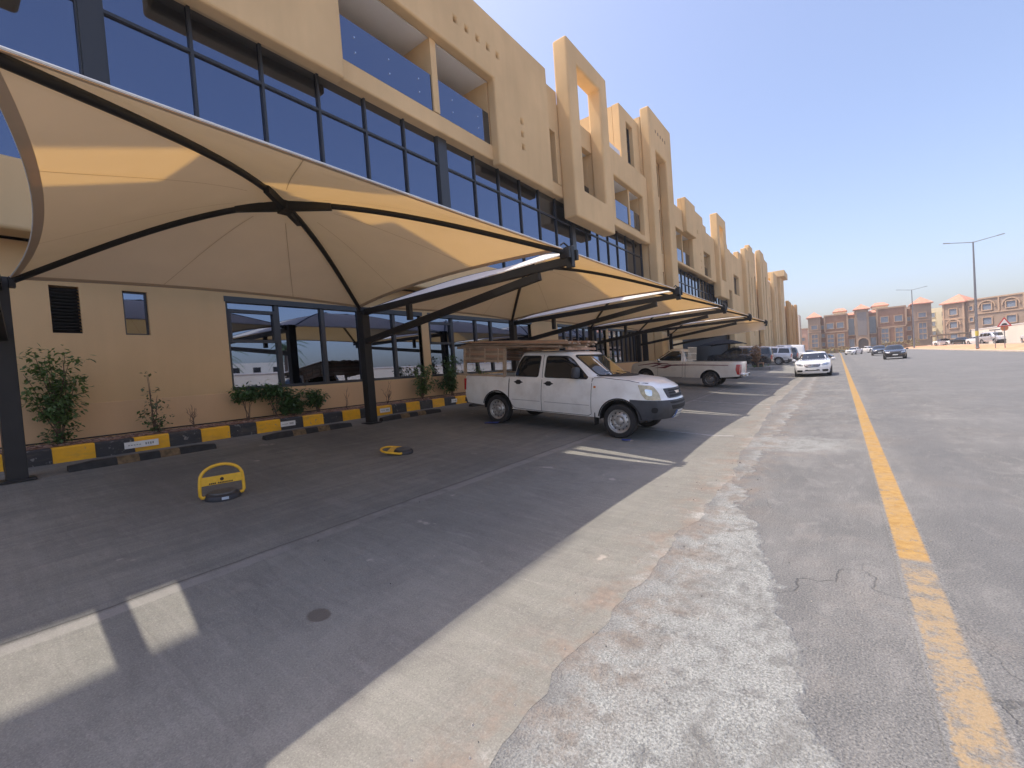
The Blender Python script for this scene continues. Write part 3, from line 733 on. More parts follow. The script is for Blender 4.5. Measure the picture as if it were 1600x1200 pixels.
slab(b3, 76, 80, 17.0, -8.8, [(77.5, 78.4, 3.5, 15.4)])
slab(b3, 80, 90, 17.3, -9.4, [(82, 83.2, 2, 14.4), (86, 87.2, 2, 14.4)], steps=[(80, 86, 17.6)])
slab(b3, 90, 97, 14.5, -9.8, [(92, 94.4, 9.2, 11.8), (91.5, 95.5, 1.6, 7.5)])
bpart(MB().box(-24, -10.45, 57, 97, .4, 13.0), 'core_wall', BEIGE, b3)
b4 = thing('office_building', 'tall beige block with a projecting roof slab beside the ochre blocks', 'building', (-10.6, 104, .9))
slab(b4, 97, 103, 16.6, -9.2, [(99, 100.2, 2, 14.2)])
slab(b4, 103, 110, 17.0, -8.7, [(104.5, 105.5, 8, 15.2), (107, 108.4, 2, 7)])
bpart(MB().box(-11, -7.9, 102.6, 109.5, 16.4, 17.6), 'roof_slab', BEIGE, b4, bevel=.05)
bpart(MB().box(-24, -10.4, 97, 110, .4, 15.5), 'core_wall', BEIGE, b4)
b5 = thing('office_building', 'ochre plastered block at the far end of the row', 'building', (-10.6, 130, .9))
for (a, b, z, X, sl) in ((110.2, 118, 13.6, -9.4, [(112, 113, 2, 11)]), (118, 125, 13.0, -8.6, [(120.5, 121.5, 3, 11)]), (125, 131, 12.4, -9.3, [(127, 128.2, 2, 10)]),
                         (131, 138, 13.0, -8.8, [(133.4, 134.6, 3, 11)]), (138, 147, 13.8, -9.3, [(140, 141.4, 2, 11), (143.5, 144.9, 2, 11)]), (147, 150, 14.4, -8.9, [])):
    slab(b5, a, b, z, X, sl, m_=OCHRE)
bpart(MB().box(-24, -10.0, 110.2, 150, .4, 12.2), 'core_wall', OCHRE, b5)

# ================================================================== shade canopies
Z = 1.6
BACK_X, TIP_X = -9.0, -3.40
POSTY = [0.74, 6.41, 12.40, 18.40, 24.39, 30.36]
TIPY = [0.14, 6.39, 12.38, 18.40, 24.39, 30.36]
def make_canopy(name, label, ya, yb, pa, pb, fabric=FABRIC, group='shade canopies over the parking bays', bx=BACK_X, tx=TIP_X, zb=3.30, zt=3.43, apex=4.20, base_z=0, flap=0):
    g = .11
    A = Vector((bx + .06, pa + g, zb)); B = Vector((tx - .03, ya + g, zt)); C_ = Vector((tx - .03, yb - g, zt)); D = Vector((bx + .06, pb - g, zb))
    P = Vector(((bx + tx) / 2, (ya + yb) / 2, apex + base_z))
    root = thing(name, label, 'shade canopy', (P.x, P.y, gz(P.x)), group=group)
    def arc(c, t):                                                          # corner -> apex, rising arch
        q = c.lerp(P, t); h = (P.z - c.z)
        q.z = c.z + h * math.sin(t * PI / 2) ** 1.0 * (0.86 + .14 * t)
        return q
    mb = MB(); hem = MB(); nu, nv = 20, 14; edges = []
    for c0, c1, sag in ((A, B, .24), (B, C_, .11), (C_, D, .28), (D, A, .20)):
        inward = (P - (c0 + c1) / 2); inward.z = 0; inward.normalize()
        vs = []
        for j in range(nv + 1):
            t = j / nv
            a = arc(c0, t); b = arc(c1, t)
            for i in range(nu + 1):
                u = i / nu
                q = a.lerp(b, u); k = 4 * u * (1 - u)
                q += inward * (sag * k * (1 - t) ** 1.5)
                q.z += .05 * k * (1 - t) - .10 * k * t * (1 - t) * 2
                vs.append(q + Vector((0, 0, .035)))
        fs = [(j * (nu + 1) + i, j * (nu + 1) + i + 1, (j + 1) * (nu + 1) + i + 1, (j + 1) * (nu + 1) + i) for j in range(nv) for i in range(nu)]
        mb.add(vs, fs)
        for ui in (6, 14):
            cs = [vs[j * (nu + 1) + ui] - Vector((0, 0, .006)) for j in range(0, 12)]
            sd_ = (c1 - c0).normalized() * .005
            seam = MB().add([q + sd_ * e for q in cs for e in (-1, 1)], [(2 * j, 2 * j + 1, 2 * j + 3, 2 * j + 2) for j in range(11)])
            if fabric is FABRIC: bpart(seam, 'seam', SEAMF, root)
        edges.append([vs[i] + Vector((0, 0, .012)) for i in range(nu + 1)])
        e = [vs[i] - Vector((0, 0, .004)) for i in range(nu + 1)]; e2 = [vs[(nu + 1) + i].lerp(vs[i], .55) - Vector((0, 0, .004)) for i in range(nu + 1)]
        hem.add(e + e2, [(i, i + 1, nu + 2 + i, nu + 1 + i) for i in range(nu)])
    bpart(mb, 'membrane', fabric, root, smooth=80, weld=True)
    bpart(hem, 'hem', SEAMF if fabric is FABRIC else fabric, root, smooth=80)
    for e in edges: bpart(MB().tube(e, .008, 6), 'edge_cable', WHITE_PLATE if fabric is FABRIC else BLACK, root, smooth=50)
    if flap:
        vs = []
        for i in range(nu + 1):
            q = Vector(edges[2][i]); k = i / nu
            for z in range(4): vs.append(q + Vector((0, .05 * z, -flap * z / 3 * (.8 + .2 * math.sin(k * PI)) )) + Vector((0, .03 * math.sin(i * 1.3) * z / 3, 0)))
        bpart(MB().add(vs, [(i * 4 + j, i * 4 + j + 1, (i + 1) * 4 + j + 1, (i + 1) * 4 + j) for i in range(nu) for j in range(3)]), 'end_flap', fabric, root, smooth=80)
    for a, b in ((A, C_), (B, D)):
        pts = [arc(a, i / 14) for i in range(15)] + [arc(b, i / 14) for i in range(13, -1, -1)]
        bpart(MB().tube(pts, .042, 10), 'arched_rib', BLACK, root, smooth=50)
    j = MB()
    for s_ in (-1, 1):
        j.bar(P + Vector((-.45, -.45 * s_, -.05)), P + Vector((.45, .45 * s_, -.05)), .07, .11)
    j.box(P.x - .07, P.x + .07, P.y - .07, P.y + .07, P.z - .14, P.z + .03)
    bpart(j, 'crown_joint', BLACK, root)
    return root
LAB = ['cream fabric shade canopy nearest the camera, the largest one, over the yellow parking locks',
       'cream fabric shade canopy over the white crew cab pickup',
       'cream fabric shade canopy just beyond the one over the white crew cab pickup',
       'cream fabric shade canopy over the cream pickup with maroon stripes',
       'cream fabric shade canopy farthest down the row, its end hanging in sunlight']
for k in range(5):
    make_canopy('shade_canopy', LAB[k], TIPY[k], TIPY[k + 1], POSTY[k], POSTY[k + 1], flap=.6 if k == 4 else 0)
make_canopy('shade_canopy', 'dark charcoal shade canopy over the black utility vehicle', 42, 47.5, 42, 47.5, DARKFAB, None, -10.2, -7.0, 2.6, 2.6, 3.1)

def support(py, ty, label):
    root = thing('canopy_support', label, 'canopy support', (BACK_X, py, gz(BACK_X)), group='steel supports between the canopies')
    g0 = gz(BACK_X)
    p = MB().box(BACK_X - .10, BACK_X + .10, py - .10, py + .10, g0 - .05, 3.36)
    bpart(p, 'post', BLACK, root, bevel=.008)
    bpart(MB().box(BACK_X - .17, BACK_X + .17, py - .17, py + .17, g0 + .0, g0 + .03), 'base_plate', BLACK, root)
    yd = (ty - py) / (TIP_X - BACK_X)
    def at(x, z): return Vector((x, py + yd * (x - BACK_X), z))
    bpart(MB().bar(at(BACK_X + .1, 3.24), at(TIP_X, 3.31), .10, .13), 'arm', BLACK, root)
    bpart(MB().bar(at(BACK_X + .1, 2.56), at(-4.0, 3.17), .10, .13), 'brace', BLACK, root)
    bpart(MB().bar(at(-7.35, 2.86), at(-7.35, 3.22), .10, .10, up=(1, 0, 0)), 'strut', BLACK, root)
    t = MB().bar(at(TIP_X, 3.20), at(TIP_X, 3.53), .10, .11, up=(1, 0, 0))
    for s_ in (-1, 1): t.box(TIP_X - .10, TIP_X + .07, ty + s_ * .13 - .03, ty + s_ * .13 + .03, 3.33, 3.49); t.box(TIP_X - .03, TIP_X + .03, ty - .13, ty + .13, 3.37, 3.41)
    for s_ in (-1, 1): t.tube([(TIP_X + .02, ty + s_ * .06, 3.51), (TIP_X - .02, ty + s_ * .15, 3.57), (TIP_X - .05, ty + s_ * .2, 3.53)], .014, 6)
    bpart(t, 'corner_bracket', BLACK, root)
    for s_ in (-1, 1): bpart(MB().box(BACK_X + .02, BACK_X + .14, min(py + s_ * .1, py + s_ * .16), max(py + s_ * .1, py + s_ * .16), 3.22, 3.36), 'clamp', BLACK, root)
SL = ['black steel canopy post and twin arms at the left edge of the picture', 'black steel canopy post between the two raised yellow painted kerb stretches and the white pickup',
      'black steel canopy post and arms just behind the white crew cab pickup', 'black steel canopy post and arms in front of the cream striped pickup',
      'black steel canopy post and arms just past the cream striped pickup', 'black steel canopy post and arms at the far end of the row']
SL[1] = 'black steel canopy post and twin arms left of the white crew cab pickup'
for k in range(6): support(POSTY[k], TIPY[k], SL[k])

# ================================================================== things on the bays
def wheel_stop(y0, y1, label, x=-9.05):
    root = thing('wheel_stop', label, 'wheel stop', (x, (y0 + y1) / 2, gz(x)), group='rubber wheel stops along the kerb')
    n = 7; a = math.atan(.088)
    body = MB()
    for i in range(n):
        u, v = y0 + (y1 - y0) * i / n, y0 + (y1 - y0) * (i + 1) / n
        prof = [(-.085, 0), (.085, 0), (.06, .085), (.035, .105), (-.035, .105), (-.06, .085)]
        q = body; mi = 1 if i in (2, 4) else 0
        e = .05 if i in (0, n - 1) else 0
        vs = []
        for yy in (u, v):
            s_ = .75 if (i == 0 and yy == u) or (i == n - 1 and yy == v) else 1
            vs += [(x + px, yy, gz(x) - .088 * px + .006 + pz * s_) for px, pz in prof]
        q.add(vs, [(5, 4, 3, 2, 1, 0), (6, 7, 8, 9, 10, 11)] + [(j, (j + 1) % 6, (j + 1) % 6 + 6, j + 6) for j in range(6)], mi)
    bpart(body, 'rubber_body', [RUBBER, mat('faded_yellow', (0.15, 0.10, 0.05), 0.8, 0, 0.5, 15)], root, weld=True)
wheel_stop(1.24, 3.12, 'worn black rubber wheel stop with faded yellow bands, nearest the left edge of the picture')
wheel_stop(3.97, 5.86, 'worn black rubber wheel stop with faded yellow bands, just left of the black canopy post')
wheel_stop(6.72, 8.68, 'worn black rubber wheel stop with faded yellow bands, between the canopy post and white pickup')
wheel_stop(10.0, 11.9, 'worn black rubber wheel stop behind the white pickup')

def kerb_plaque(y0, y1, label):
    root = thing('bay_plaque', label, 'plaque', (-9.82, (y0 + y1) / 2, .8), group='white bay plaques fixed to the kerb')
    bpart(MB().box(-9.828, -9.815, y0, y1, .755, .865), 'plate', WHITE_PLATE, root)
    d = MB(); L = y1 - y0                                                    # lettering too blurred to read in the photo
    for i in range(4): d.box(-9.8155, -9.8135, y0 + L * (.60 + .07 * i), y0 + L * (.645 + .07 * i), .79 + .004 * (i % 2), .83)
    for i in range(5): d.box(-9.8155, -9.8135, y0 + L * (.10 + .08 * i), y0 + L * (.15 + .08 * i), .80, .815)
    bpart(d, 'lettering', mat('grey_ink', (0.25, 0.25, 0.24), 0.7), root)
kerb_plaque(2.05, 2.52, 'white bay plaque on the kerb nearest the left canopy post')
kerb_plaque(4.68, 5.0, 'white bay plaque on the kerb below the long green creeper')
kerb_plaque(7.28, 7.6, 'white bay plaque on the kerb right of the black canopy post')
kerb_plaque(9.98, 10.22, 'white bay plaque on the kerb behind the white pickup tailgate')

def parking_lock(x, y, rz, raised, label):
    a = math.atan(.088)
    root = thing('parking_lock', label, 'parking lock', (x, y, gz(x) + .006), (0, a, 0))
    root.rotation_euler = (Matrix.Rotation(a, 4, 'Y') @ Matrix.Rotation(rz, 4, 'Z')).to_euler()
    # local: u along hinge (x), v forward (y)
    base = MB(); n = 28; prof = [(1.0, 0), (1.0, .028), (.93, .055), (.75, .068), (0.001, .072)]
    vs = []
    for r, h in prof:
        for j in range(n):
            t = 2 * PI * j / n; vs.append((.185 * r * math.cos(t), .165 * r * math.sin(t), h))
    base.add(vs, [(i * n + j, i * n + (j + 1) % n, (i + 1) * n + (j + 1) % n, (i + 1) * n + j) for i in range(len(prof) - 1) for j in range(n)])
    base.build('base', mat('lock_black', (0.03, 0.03, 0.034), 0.5), root, smooth=50)
    cov = MB(); vs = []
    for r, h in ((.86, .066), (.80, .080), (.001, .083)):
        for j in range(n):
            t = 2 * PI * j / n; vs.append((.165 * r * math.cos(t), .145 * r * math.sin(t), h))
    cov.add(vs, [(i * n + j, i * n + (j + 1) % n, (i + 1) * n + (j + 1) % n, (i + 1) * n + j) for i in range(2) for j in range(n)])
    cov.build('cover', mat('lock_grey', (0.085, 0.085, 0.08), 0.45, 0, .3, 20), root, smooth=50)
    MB().box(-.035, .035, -.172, -.163, .02, .05).build('key_plate', mat('pale_blue_plate', (0.55, 0.6, 0.66), 0.4), root)
    hoop = MB(); pts = [(-.17, 0, 0), (-.205, 0, .0), (-.222, 0, .03)]
    H = .34
    pts += [(-.222, 0, .10), (-.219, 0, .17)]; H = .365
    for i in range(1, 14):
        t = PI - PI * i / 14; pts.append(((.216) * math.cos(t), 0, .19 + (H - .19) * math.sin(t) ** .85))
    pts += [(.219, 0, .17), (.222, 0, .10), (.222, 0, .03), (.205, 0, 0), (.17, 0, 0)]
    lean = rad(-6) if raised else rad(84)
    M = Matrix.Translation((0, .0, .035)) @ Matrix.Rotation(lean, 4, 'X')
    hp = hoop.tube([M @ Vector(p) for p in pts], .0185, 10).build('hoop', YELLOWM, root, smooth=60)
    pl_ = MB().box(-.207, .207, -.012, .012, .135, .235, 0, M).build('cross_plate', YELLOWM, root, bevel=.004)
    # badge and one line of small print on the plate
    mk = MB().lathe([(.001, 0), (.020, 0), (.020, .003)], 14, 0, M @ Matrix.Translation((0, -.0125, .192)) @ Matrix.Rotation(PI, 4, 'X'))
    xx = -.13
    for i in range(15):
        w_ = random.uniform(.007, .014)
        if i != 4: mk.box(xx, xx + w_, -.0140, -.0118, .143, .160, 0, M)
        xx += w_ + .005
    mk.build('marking', mat('black_ink', (0.03, 0.02, 0.015), 0.6), pl_)
    return root
parking_lock(-5.98, 2.10, rad(38 + 40), True, 'yellow parking lock with its hoop raised over a black base')
parking_lock(-6.02, 4.86, rad(-50), False, 'yellow parking lock folded flat on the concrete')

def scrap(x, y, label, s, rz):
    root = thing('plastic_scrap', label, 'litter', (x, y, gz(x) + .008), (0, 0, rz))
    mb = MB(); vs = []; n = 9
    for i in range(n):
        for j in range(5):
            u = i / (n - 1) - .5; v = j / 4 - .5
            vs.append((u * s, v * s * .45 * (1 - .5 * abs(u)), .012 + .03 * abs(nz(u * 6 + x, v * 5, 2)) ))
    mb.add(vs, [(i * 5 + j, i * 5 + j + 1, (i + 1) * 5 + j + 1, (i + 1) * 5 + j) for i in range(n - 1) for j in range(4)])
    o = mb.build('sheet', mat('blue_plastic', (0.035, 0.06, 0.26), 0.5, 0, .3, 30), root, smooth=60)
    md = o.modifiers.new('solid', 'SOLIDIFY'); md.thickness = .012
scrap(-6.63, 8.02, 'crumpled blue plastic scrap beside the rear wheel of the white pickup', .34, .3)
scrap(-3.32, 7.98, 'small blue plastic scrap under the front wheel of the white pickup', .16, 0)

# ================================================================== plants along the wall
def leaf_quads(mb, c, n, spread, size, droop=.3, mi=0, comp=True):
    for i in range(n):
        p = Vector(c) + Vector((random.gauss(0, spread[0]), random.gauss(0, spread[1]), random.gauss(0, spread[2])))
        a = random.uniform(0, 2 * PI); t = random.uniform(-.9, .5)
        d = Vector((math.cos(a) * math.cos(t), math.sin(a) * math.cos(t), math.sin(t) - droop)).normalized()
        sdir = d.cross(Vector((random.uniform(-.4, .4), random.uniform(-.4, .4), 1))).normalized()
        L = size * random.uniform(.6, 1.3); w = L * .30
        mid = p + d * L * .5; up = sdir.cross(d) * (w * .25)
        mb.add([p, mid - sdir * w + up, p + d * L, mid + sdir * w + up], [(0, 1, 2), (0, 2, 3)], mi)
def plant(name, label, cat, y, h, wid, nb, nl, size, lm=LEAF, x=-10.27, zr=(.25, 1.0), bare=False, seed=1, group=None, base_z=.93, branch=.5, depth=.16):
    random.seed(seed * 31 + 5)
    root = thing(name, label, cat, (x, y, base_z), group=group)
    st = MB(); lf = MB(); tips = []
    for b in range(nb):
        a = random.uniform(0, 2 * PI); sp = random.uniform(.2, 1)
        top = Vector((depth * sp * math.cos(a), wid * .5 * sp * math.sin(a), h * random.uniform(zr[0] + .2, zr[1])))
        pts = [Vector((random.uniform(-.02, .02), random.uniform(-.05, .05), 0))]
        for k in range(1, 7):
            t = k / 6; q = Vector((top.x * t ** 1.4, top.y * t ** 1.3, top.z * t)) + Vector((nz(b, t * 3) * .03, nz(b + 9, t * 3) * .04, 0)); pts.append(q)
        st.tube(pts, [.011 * (1 - .75 * k / 6) * (h ** .4) for k in range(7)], 5)
        for k in range(2, 7):
            if pts[k].z > zr[0] * h: tips.append(pts[k])
            if bare and random.random() < .7:
                e = pts[k] + Vector((random.uniform(-.05, .05), random.uniform(-.1, .1), random.uniform(.05, .16)))
                st.tube([pts[k], pts[k].lerp(e, .5) + Vector((0, .01, 0)), e], [.005, .004, .002], 4)
    st.build('stem', BARK, root)
    if not bare:
        for i in range(nl):
            t = random.choice(tips) + Vector((random.gauss(0, .05), random.gauss(0, .07), random.gauss(0, .05)))
            leaf_quads(lf, t, 6, (.035, .05, .035), size)
        lf.build('foliage', lm, root)
    return root
plant('young_tree', 'young leafy green tree against the plinth near the left canopy post', 'tree', 1.37, 1.66, .78, 13, 270, .085, LEAF, seed=3, zr=(.24, 1.0), branch=.4)
plant('shrub', 'low green shrub at the foot of the young leafy tree', 'shrub', 1.35, .34, .66, 8, 40, .07, LEAFD, seed=4, zr=(.2, 1))
plant('sapling', 'thin sapling with a few scattered leaves under the small window', 'sapling', 2.60, 1.2, .42, 5, 16, .075, LEAFP, seed=5, zr=(.3, 1))
plant('shrub', 'small dark shrub at the foot of the thin sapling', 'shrub', 2.66, .34, .30, 6, 26, .07, LEAFD, seed=6, zr=(.2, 1))
plant('dead_sapling', 'bare leafless twiggy sapling between the thin sapling and the creeper', 'sapling', 3.22, .62, .26, 4, 0, .07, bare=True, seed=7)
for i, (yy, hh, ww, nl, s_) in enumerate(((4.22, .68, .7, 120, 11), (4.80, .70, .7, 125, 12))):
    plant('creeper', ['leafy green creeper at the left end of the big window sill', 'leafy green creeper under the first mullion of the big window'][i], 'creeper', yy, hh, ww, 5, nl, .085, LEAFD, seed=s_, zr=(.72, 1.0))
plant('shrub', 'dense bushy green shrub below the big window', 'shrub', 5.2, .62, .80, 13, 190, .09, LEAFD, seed=13, zr=(.25, 1))
plant('shrub', 'looser green shrub right of the dense shrub below the big window', 'shrub', 5.82, .66, .6, 8, 95, .09, LEAFD, seed=14, zr=(.35, 1))
plant('dead_sapling', 'thin bare stick of a sapling left of the canopy post by the white pickup', 'sapling', 6.6, .6, .1, 2, 0, .07, bare=True, seed=15)
plant('dead_sapling', 'bare twiggy sapling right of the canopy post by the white pickup', 'sapling', 7.9, .68, .3, 5, 0, .07, bare=True, seed=16)
plant('shrub', 'open green shrub right of the bare twigs, below the second window', 'shrub', 9.2, 1.12, 1.1, 10, 150, .095, LEAF, seed=17, zr=(.2, 1))
plant('shrub', 'tall dense green shrub behind the tailgate of the white pickup', 'shrub', 10.5, 1.35, 1.25, 14, 270, .095, LEAFD, seed=18, zr=(.15, 1))
plant('shrub', 'green shrub in the bed behind the white pickup cab', 'shrub', 12.0, 1.2, 1.2, 10, 120, .09, LEAF, seed=19, zr=(.15, 1))
plant('shrub', 'dark green shrub by the wall behind the cream pickup load bed', 'shrub', 23.2, 1.3, 2.4, 16, 200, .12, LEAFD, seed=20, zr=(.2, 1))
plant('shrub', 'dark green shrub by the wall behind the cream pickup bonnet', 'shrub', 20.0, 1.3, 2.0, 14, 160, .12, LEAFD, seed=22, zr=(.2, 1))

hose = MB().tube([(-10.53 + .015 * nz(i * .7), -2 + i * .3, .985 + .012 * nz(i * .9, 4)) for i in range(60)], .012, 6)
tag(hose.build('irrigation_hose', RUBBER, smooth=50), 'thin black irrigation hose lying along the foot of the wall', 'hose')
# planter island with a dry little tree
pl = thing('planter_island', 'low concrete planter strip with green ground cover in front of the black utility vehicle', 'planter', (-5.4, 40.2, gz(-5.4)))
bpart(MB().plate('y', 39.6, 41.0, [(-8.5, -4.3, gz(-4.3) - .1, gz(-6) + .16)]), 'kerb', MATS['grey_concrete'], pl, bevel=.03)
random.seed(3); lf = MB()
for i in range(260): leaf_quads(lf, (random.uniform(-8.3, -4.5), random.uniform(39.7, 40.9), gz(-6) + .25), 1, (.05, .05, .08), .16)
bpart(lf, 'foliage', LEAFD, pl)
t_ = plant('small_tree', 'small dry brown leaved tree in front of the black utility vehicle', 'tree', 40.2, 2.1, 2.4, 12, 170, .16, LEAFB, x=-5.3, seed=25, zr=(.35, 1), base_z=gz(-5.3) + .1, depth=.5)
tg = thing('trunk_guard', 'square brown wooden guard round the foot of the dry brown tree', 'tree guard', (-5.0, 40.0, gz(-5)))
MB().plate('y', -.2, .2, [(-.2, .2, 0, .62)], [(-.15, .15, .08, .54)]).build('frame', mat('guard_wood', (0.30, 0.18, 0.10), 0.8), tg)

# ================================================================== vehicles
def rpoly(pts, r=.04, n=4):
    """polygon with rounded corners"""
    out = []; k = len(pts)
    for i in range(k):
        p = Vector(pts[i]).to_2d() if len(pts[i]) == 3 else Vector(pts[i]); a = Vector(pts[i - 1]); b = Vector(pts[(i + 1) % k])
        da = (a - p); db = (b - p); q = min(r, da.length * .45, db.length * .45)
        p0 = p + da.normalized() * q; p1 = p + db.normalized() * q
        for j in range(n + 1):
            t = j / n; out.append(p0 * (1 - t) ** 2 + p * 2 * t * (1 - t) + p1 * t * t)
    return out
def dens(pts, step):
    out = []; k = len(pts)
    for i in range(k):
        a, b = Vector(pts[i]), Vector(pts[(i + 1) % k]); n = max(1, int((b - a).length / step))
        out += [a.lerp(b, j / n) for j in range(n)]
    return out
VIEWS = {'R': (Vector((0, -5, 0)), Vector((0, 1, 0)), Vector((1, 0, 0)), Vector((0, 0, 1))),
         'L': (Vector((0, 5, 0)), Vector((0, -1, 0)), Vector((1, 0, 0)), Vector((0, 0, 1))),
         'F': (Vector((9, 0, 0)), Vector((-1, 0, 0)), Vector((0, 1, 0)), Vector((0, 0, 1))),
         'B': (Vector((-9, 0, 0)), Vector((1, 0, 0)), Vector((0, 1, 0)), Vector((0, 0, 1)))}
class Hull:
    def __init__(s): s.v = []; s.f = []
    def put(s, mb):
        o = len(s.v); s.v += mb.v; s.f += [tuple(i + o for i in f) for f in mb.f]
    def done(s): s.b = BVHTree.FromPolygons([Vector(q) for q in s.v], s.f)
    def hit(s, view, u, v):
        o, d, a, b = VIEWS[view] if isinstance(view, str) else view
        h = s.b.ray_cast(o + a * u + b * v, d)
        if h[0] is None:
            return None, None
        n = h[1]
        if n.dot(d) > 0: n = -n
        return h[0], n
    def patch(s, view, poly, off=.004, rings=5, step=.05, mb=None, mi=0, sk=.012):
        mb = mb or MB(); pts = dens(poly, step); n = len(pts)
        c = sum(pts, Vector((0, 0))) / n
        vs = []; last = None
        o, d, a, b = VIEWS[view] if isinstance(view, str) else view
        for k in range(rings + 1):
            r = 1 - k / rings
            for p in pts:
                q = c + (p - c) * max(r, .001)
                h, nn = s.hit(view, q.x, q.y)
                if h is None:
                    f_ = s.b.find_nearest(o + a * q.x + b * q.y + d * (abs(o.dot(d)) - .9)); h = f_[0]; nn = -d
                vs.append(h + nn * off)
        sk_ = [vs[i] + d * sk for i in range(n)]
        m0 = len(vs); vs += sk_
        fs = [(k * n + i, k * n + (i + 1) % n, (k + 1) * n + (i + 1) % n, (k + 1) * n + i) for k in range(rings) for i in range(n)]
        fs += [(i, m0 + i, m0 + (i + 1) % n, (i + 1) % n) for i in range(n)]
        return mb.add(vs, fs, mi)
    def line(s, view, pts, w=.008, off=.0025, mb=None, mi=0, step=.06):
        """thin ribbon following the hull (panel gaps, mouldings)"""
        mb = mb or MB(); P = [Vector(p) for p in pts]; Q = [P[0]]
        for a, b in zip(P, P[1:]):
            n = max(1, int((b - a).length / step)); Q += [a.lerp(b, (j + 1) / n) for j in range(n)]
        vs = []
        for i, q in enumerate(Q):
            t = (Q[min(i + 1, len(Q) - 1)] - Q[max(i - 1, 0)]).normalized(); nn = Vector((-t.y, t.x)) * w / 2
            for e in (q + nn, q - nn):
                h, n3 = s.hit(view, e.x, e.y)
                if h is None: h = Vector(vs[-1]) if vs else Vector((0, 0, 0)); n3 = Vector((0, 0, 0)); vs.append(h); continue
                vs.append(h + n3 * off)
        return mb.add(vs, [(2 * i, 2 * i + 1, 2 * i + 3, 2 * i + 2) for i in range(len(Q) - 1)], mi)

def wheel(root, x, y, R, wdt, side, style, rim=STEEL, loc_z=None, rr=.62):
    w = thing('wheel', None, None, (x, y, R if loc_z is None else loc_z)); w.parent = root
    s_ = -side                                                             # outward = side * y
    r = R
    rm = r * rr
    M = Matrix.Scale(side, 4, (0, 1, 0))
    t = MB().lathe([(rm, wdt * .36), (rm * 1.02, wdt * .5), (r * .80, wdt * .53), (r * .95, wdt * .49), (r, wdt * .38), (r, -wdt * .38), (r * .95, -wdt * .5), (rm, -wdt * .5), (rm, wdt * .36)], 36, 0, M)
    for k in (-.2, 0, .2):
        t.lathe([(r + .001, wdt * k - .008), (r + .004, wdt * k), (r + .001, wdt * k + .008)], 36, 0, M)
    t.build('tyre', TYRE, w, smooth=35)
    q = MB()
    if style == 'steel':
        q.lathe([(rm * 1.0, wdt * .47), (rm * .93, wdt * .45), (rm * .90, wdt * .28), (rm * .80, wdt * .22), (rm * .74, wdt * .24), (rm * .62, wdt * .36), (rm * .50, wdt * .40), (rm * .34, wdt * .34), (rm * .31, wdt * .40), (rm * .26, wdt * .43), (0.001, wdt * .43)], 36, 0, M)
        h = q
        for k in range(12):
            a = 2 * PI * k / 12
            h.lathe([(0.001, .0), (rm * .072, .0), (rm * .072, -.012)], 8, 1, M @ Matrix.Rotation(a, 4, 'Y') @ Matrix.Translation((rm * .70, wdt * .302, 0)) @ Matrix.Rotation(rad(40), 4, 'Z'))
        for k in range(6):
            a = 2 * PI * k / 6 + .2
            h.lathe([(0.001, .012), (rm * .04, .012), (rm * .04, -.01)], 6, 1, M @ Matrix.Rotation(a, 4, 'Y') @ Matrix.Translation((rm * .42, wdt * .37, 0)))
        ro = q.build('rim', [rim, DARK], w, smooth=35)
    else:
        q.lathe([(rm * 1.0, wdt * .47), (rm * .92, wdt * .46), (rm * .88, wdt * .30), (rm * .86, -.1 * wdt)], 36, 0, M)
        n = {'five': 5, 'multi': 10}.get(style, 6)
        for k in range(n):
            a = 2 * PI * k / n; ww = rm * (.13 if n == 10 else .22)
            q.add([(rm * .15, wdt * .40, -ww * .9), (rm * .9, wdt * .44, -ww * .7), (rm * .9, wdt * .44, ww * .7), (rm * .15, wdt * .40, ww * .9),
                   (rm * .15, wdt * .28, -ww), (rm * .9, wdt * .3, -ww), (rm * .9, wdt * .3, ww), (rm * .15, wdt * .28, ww)],
                  [(0, 1, 2, 3), (0, 4, 5, 1), (3, 2, 6, 7), (7, 6, 5, 4)], 0, M @ Matrix.Rotation(a, 4, 'Y'))
        q.lathe([(rm * .24, wdt * .34), (rm * .22, wdt * .42), (.001, wdt * .43)], 16, 0, M)
        ro = q.build('rim', rim, w, smooth=35)
        MB().lathe([(rm * .86, wdt * .1), (.001, wdt * .1)], 20, 0, M).build('brake_disc', mat('brake_dark', (0.05, 0.05, 0.05), 0.6), ro)
    return w

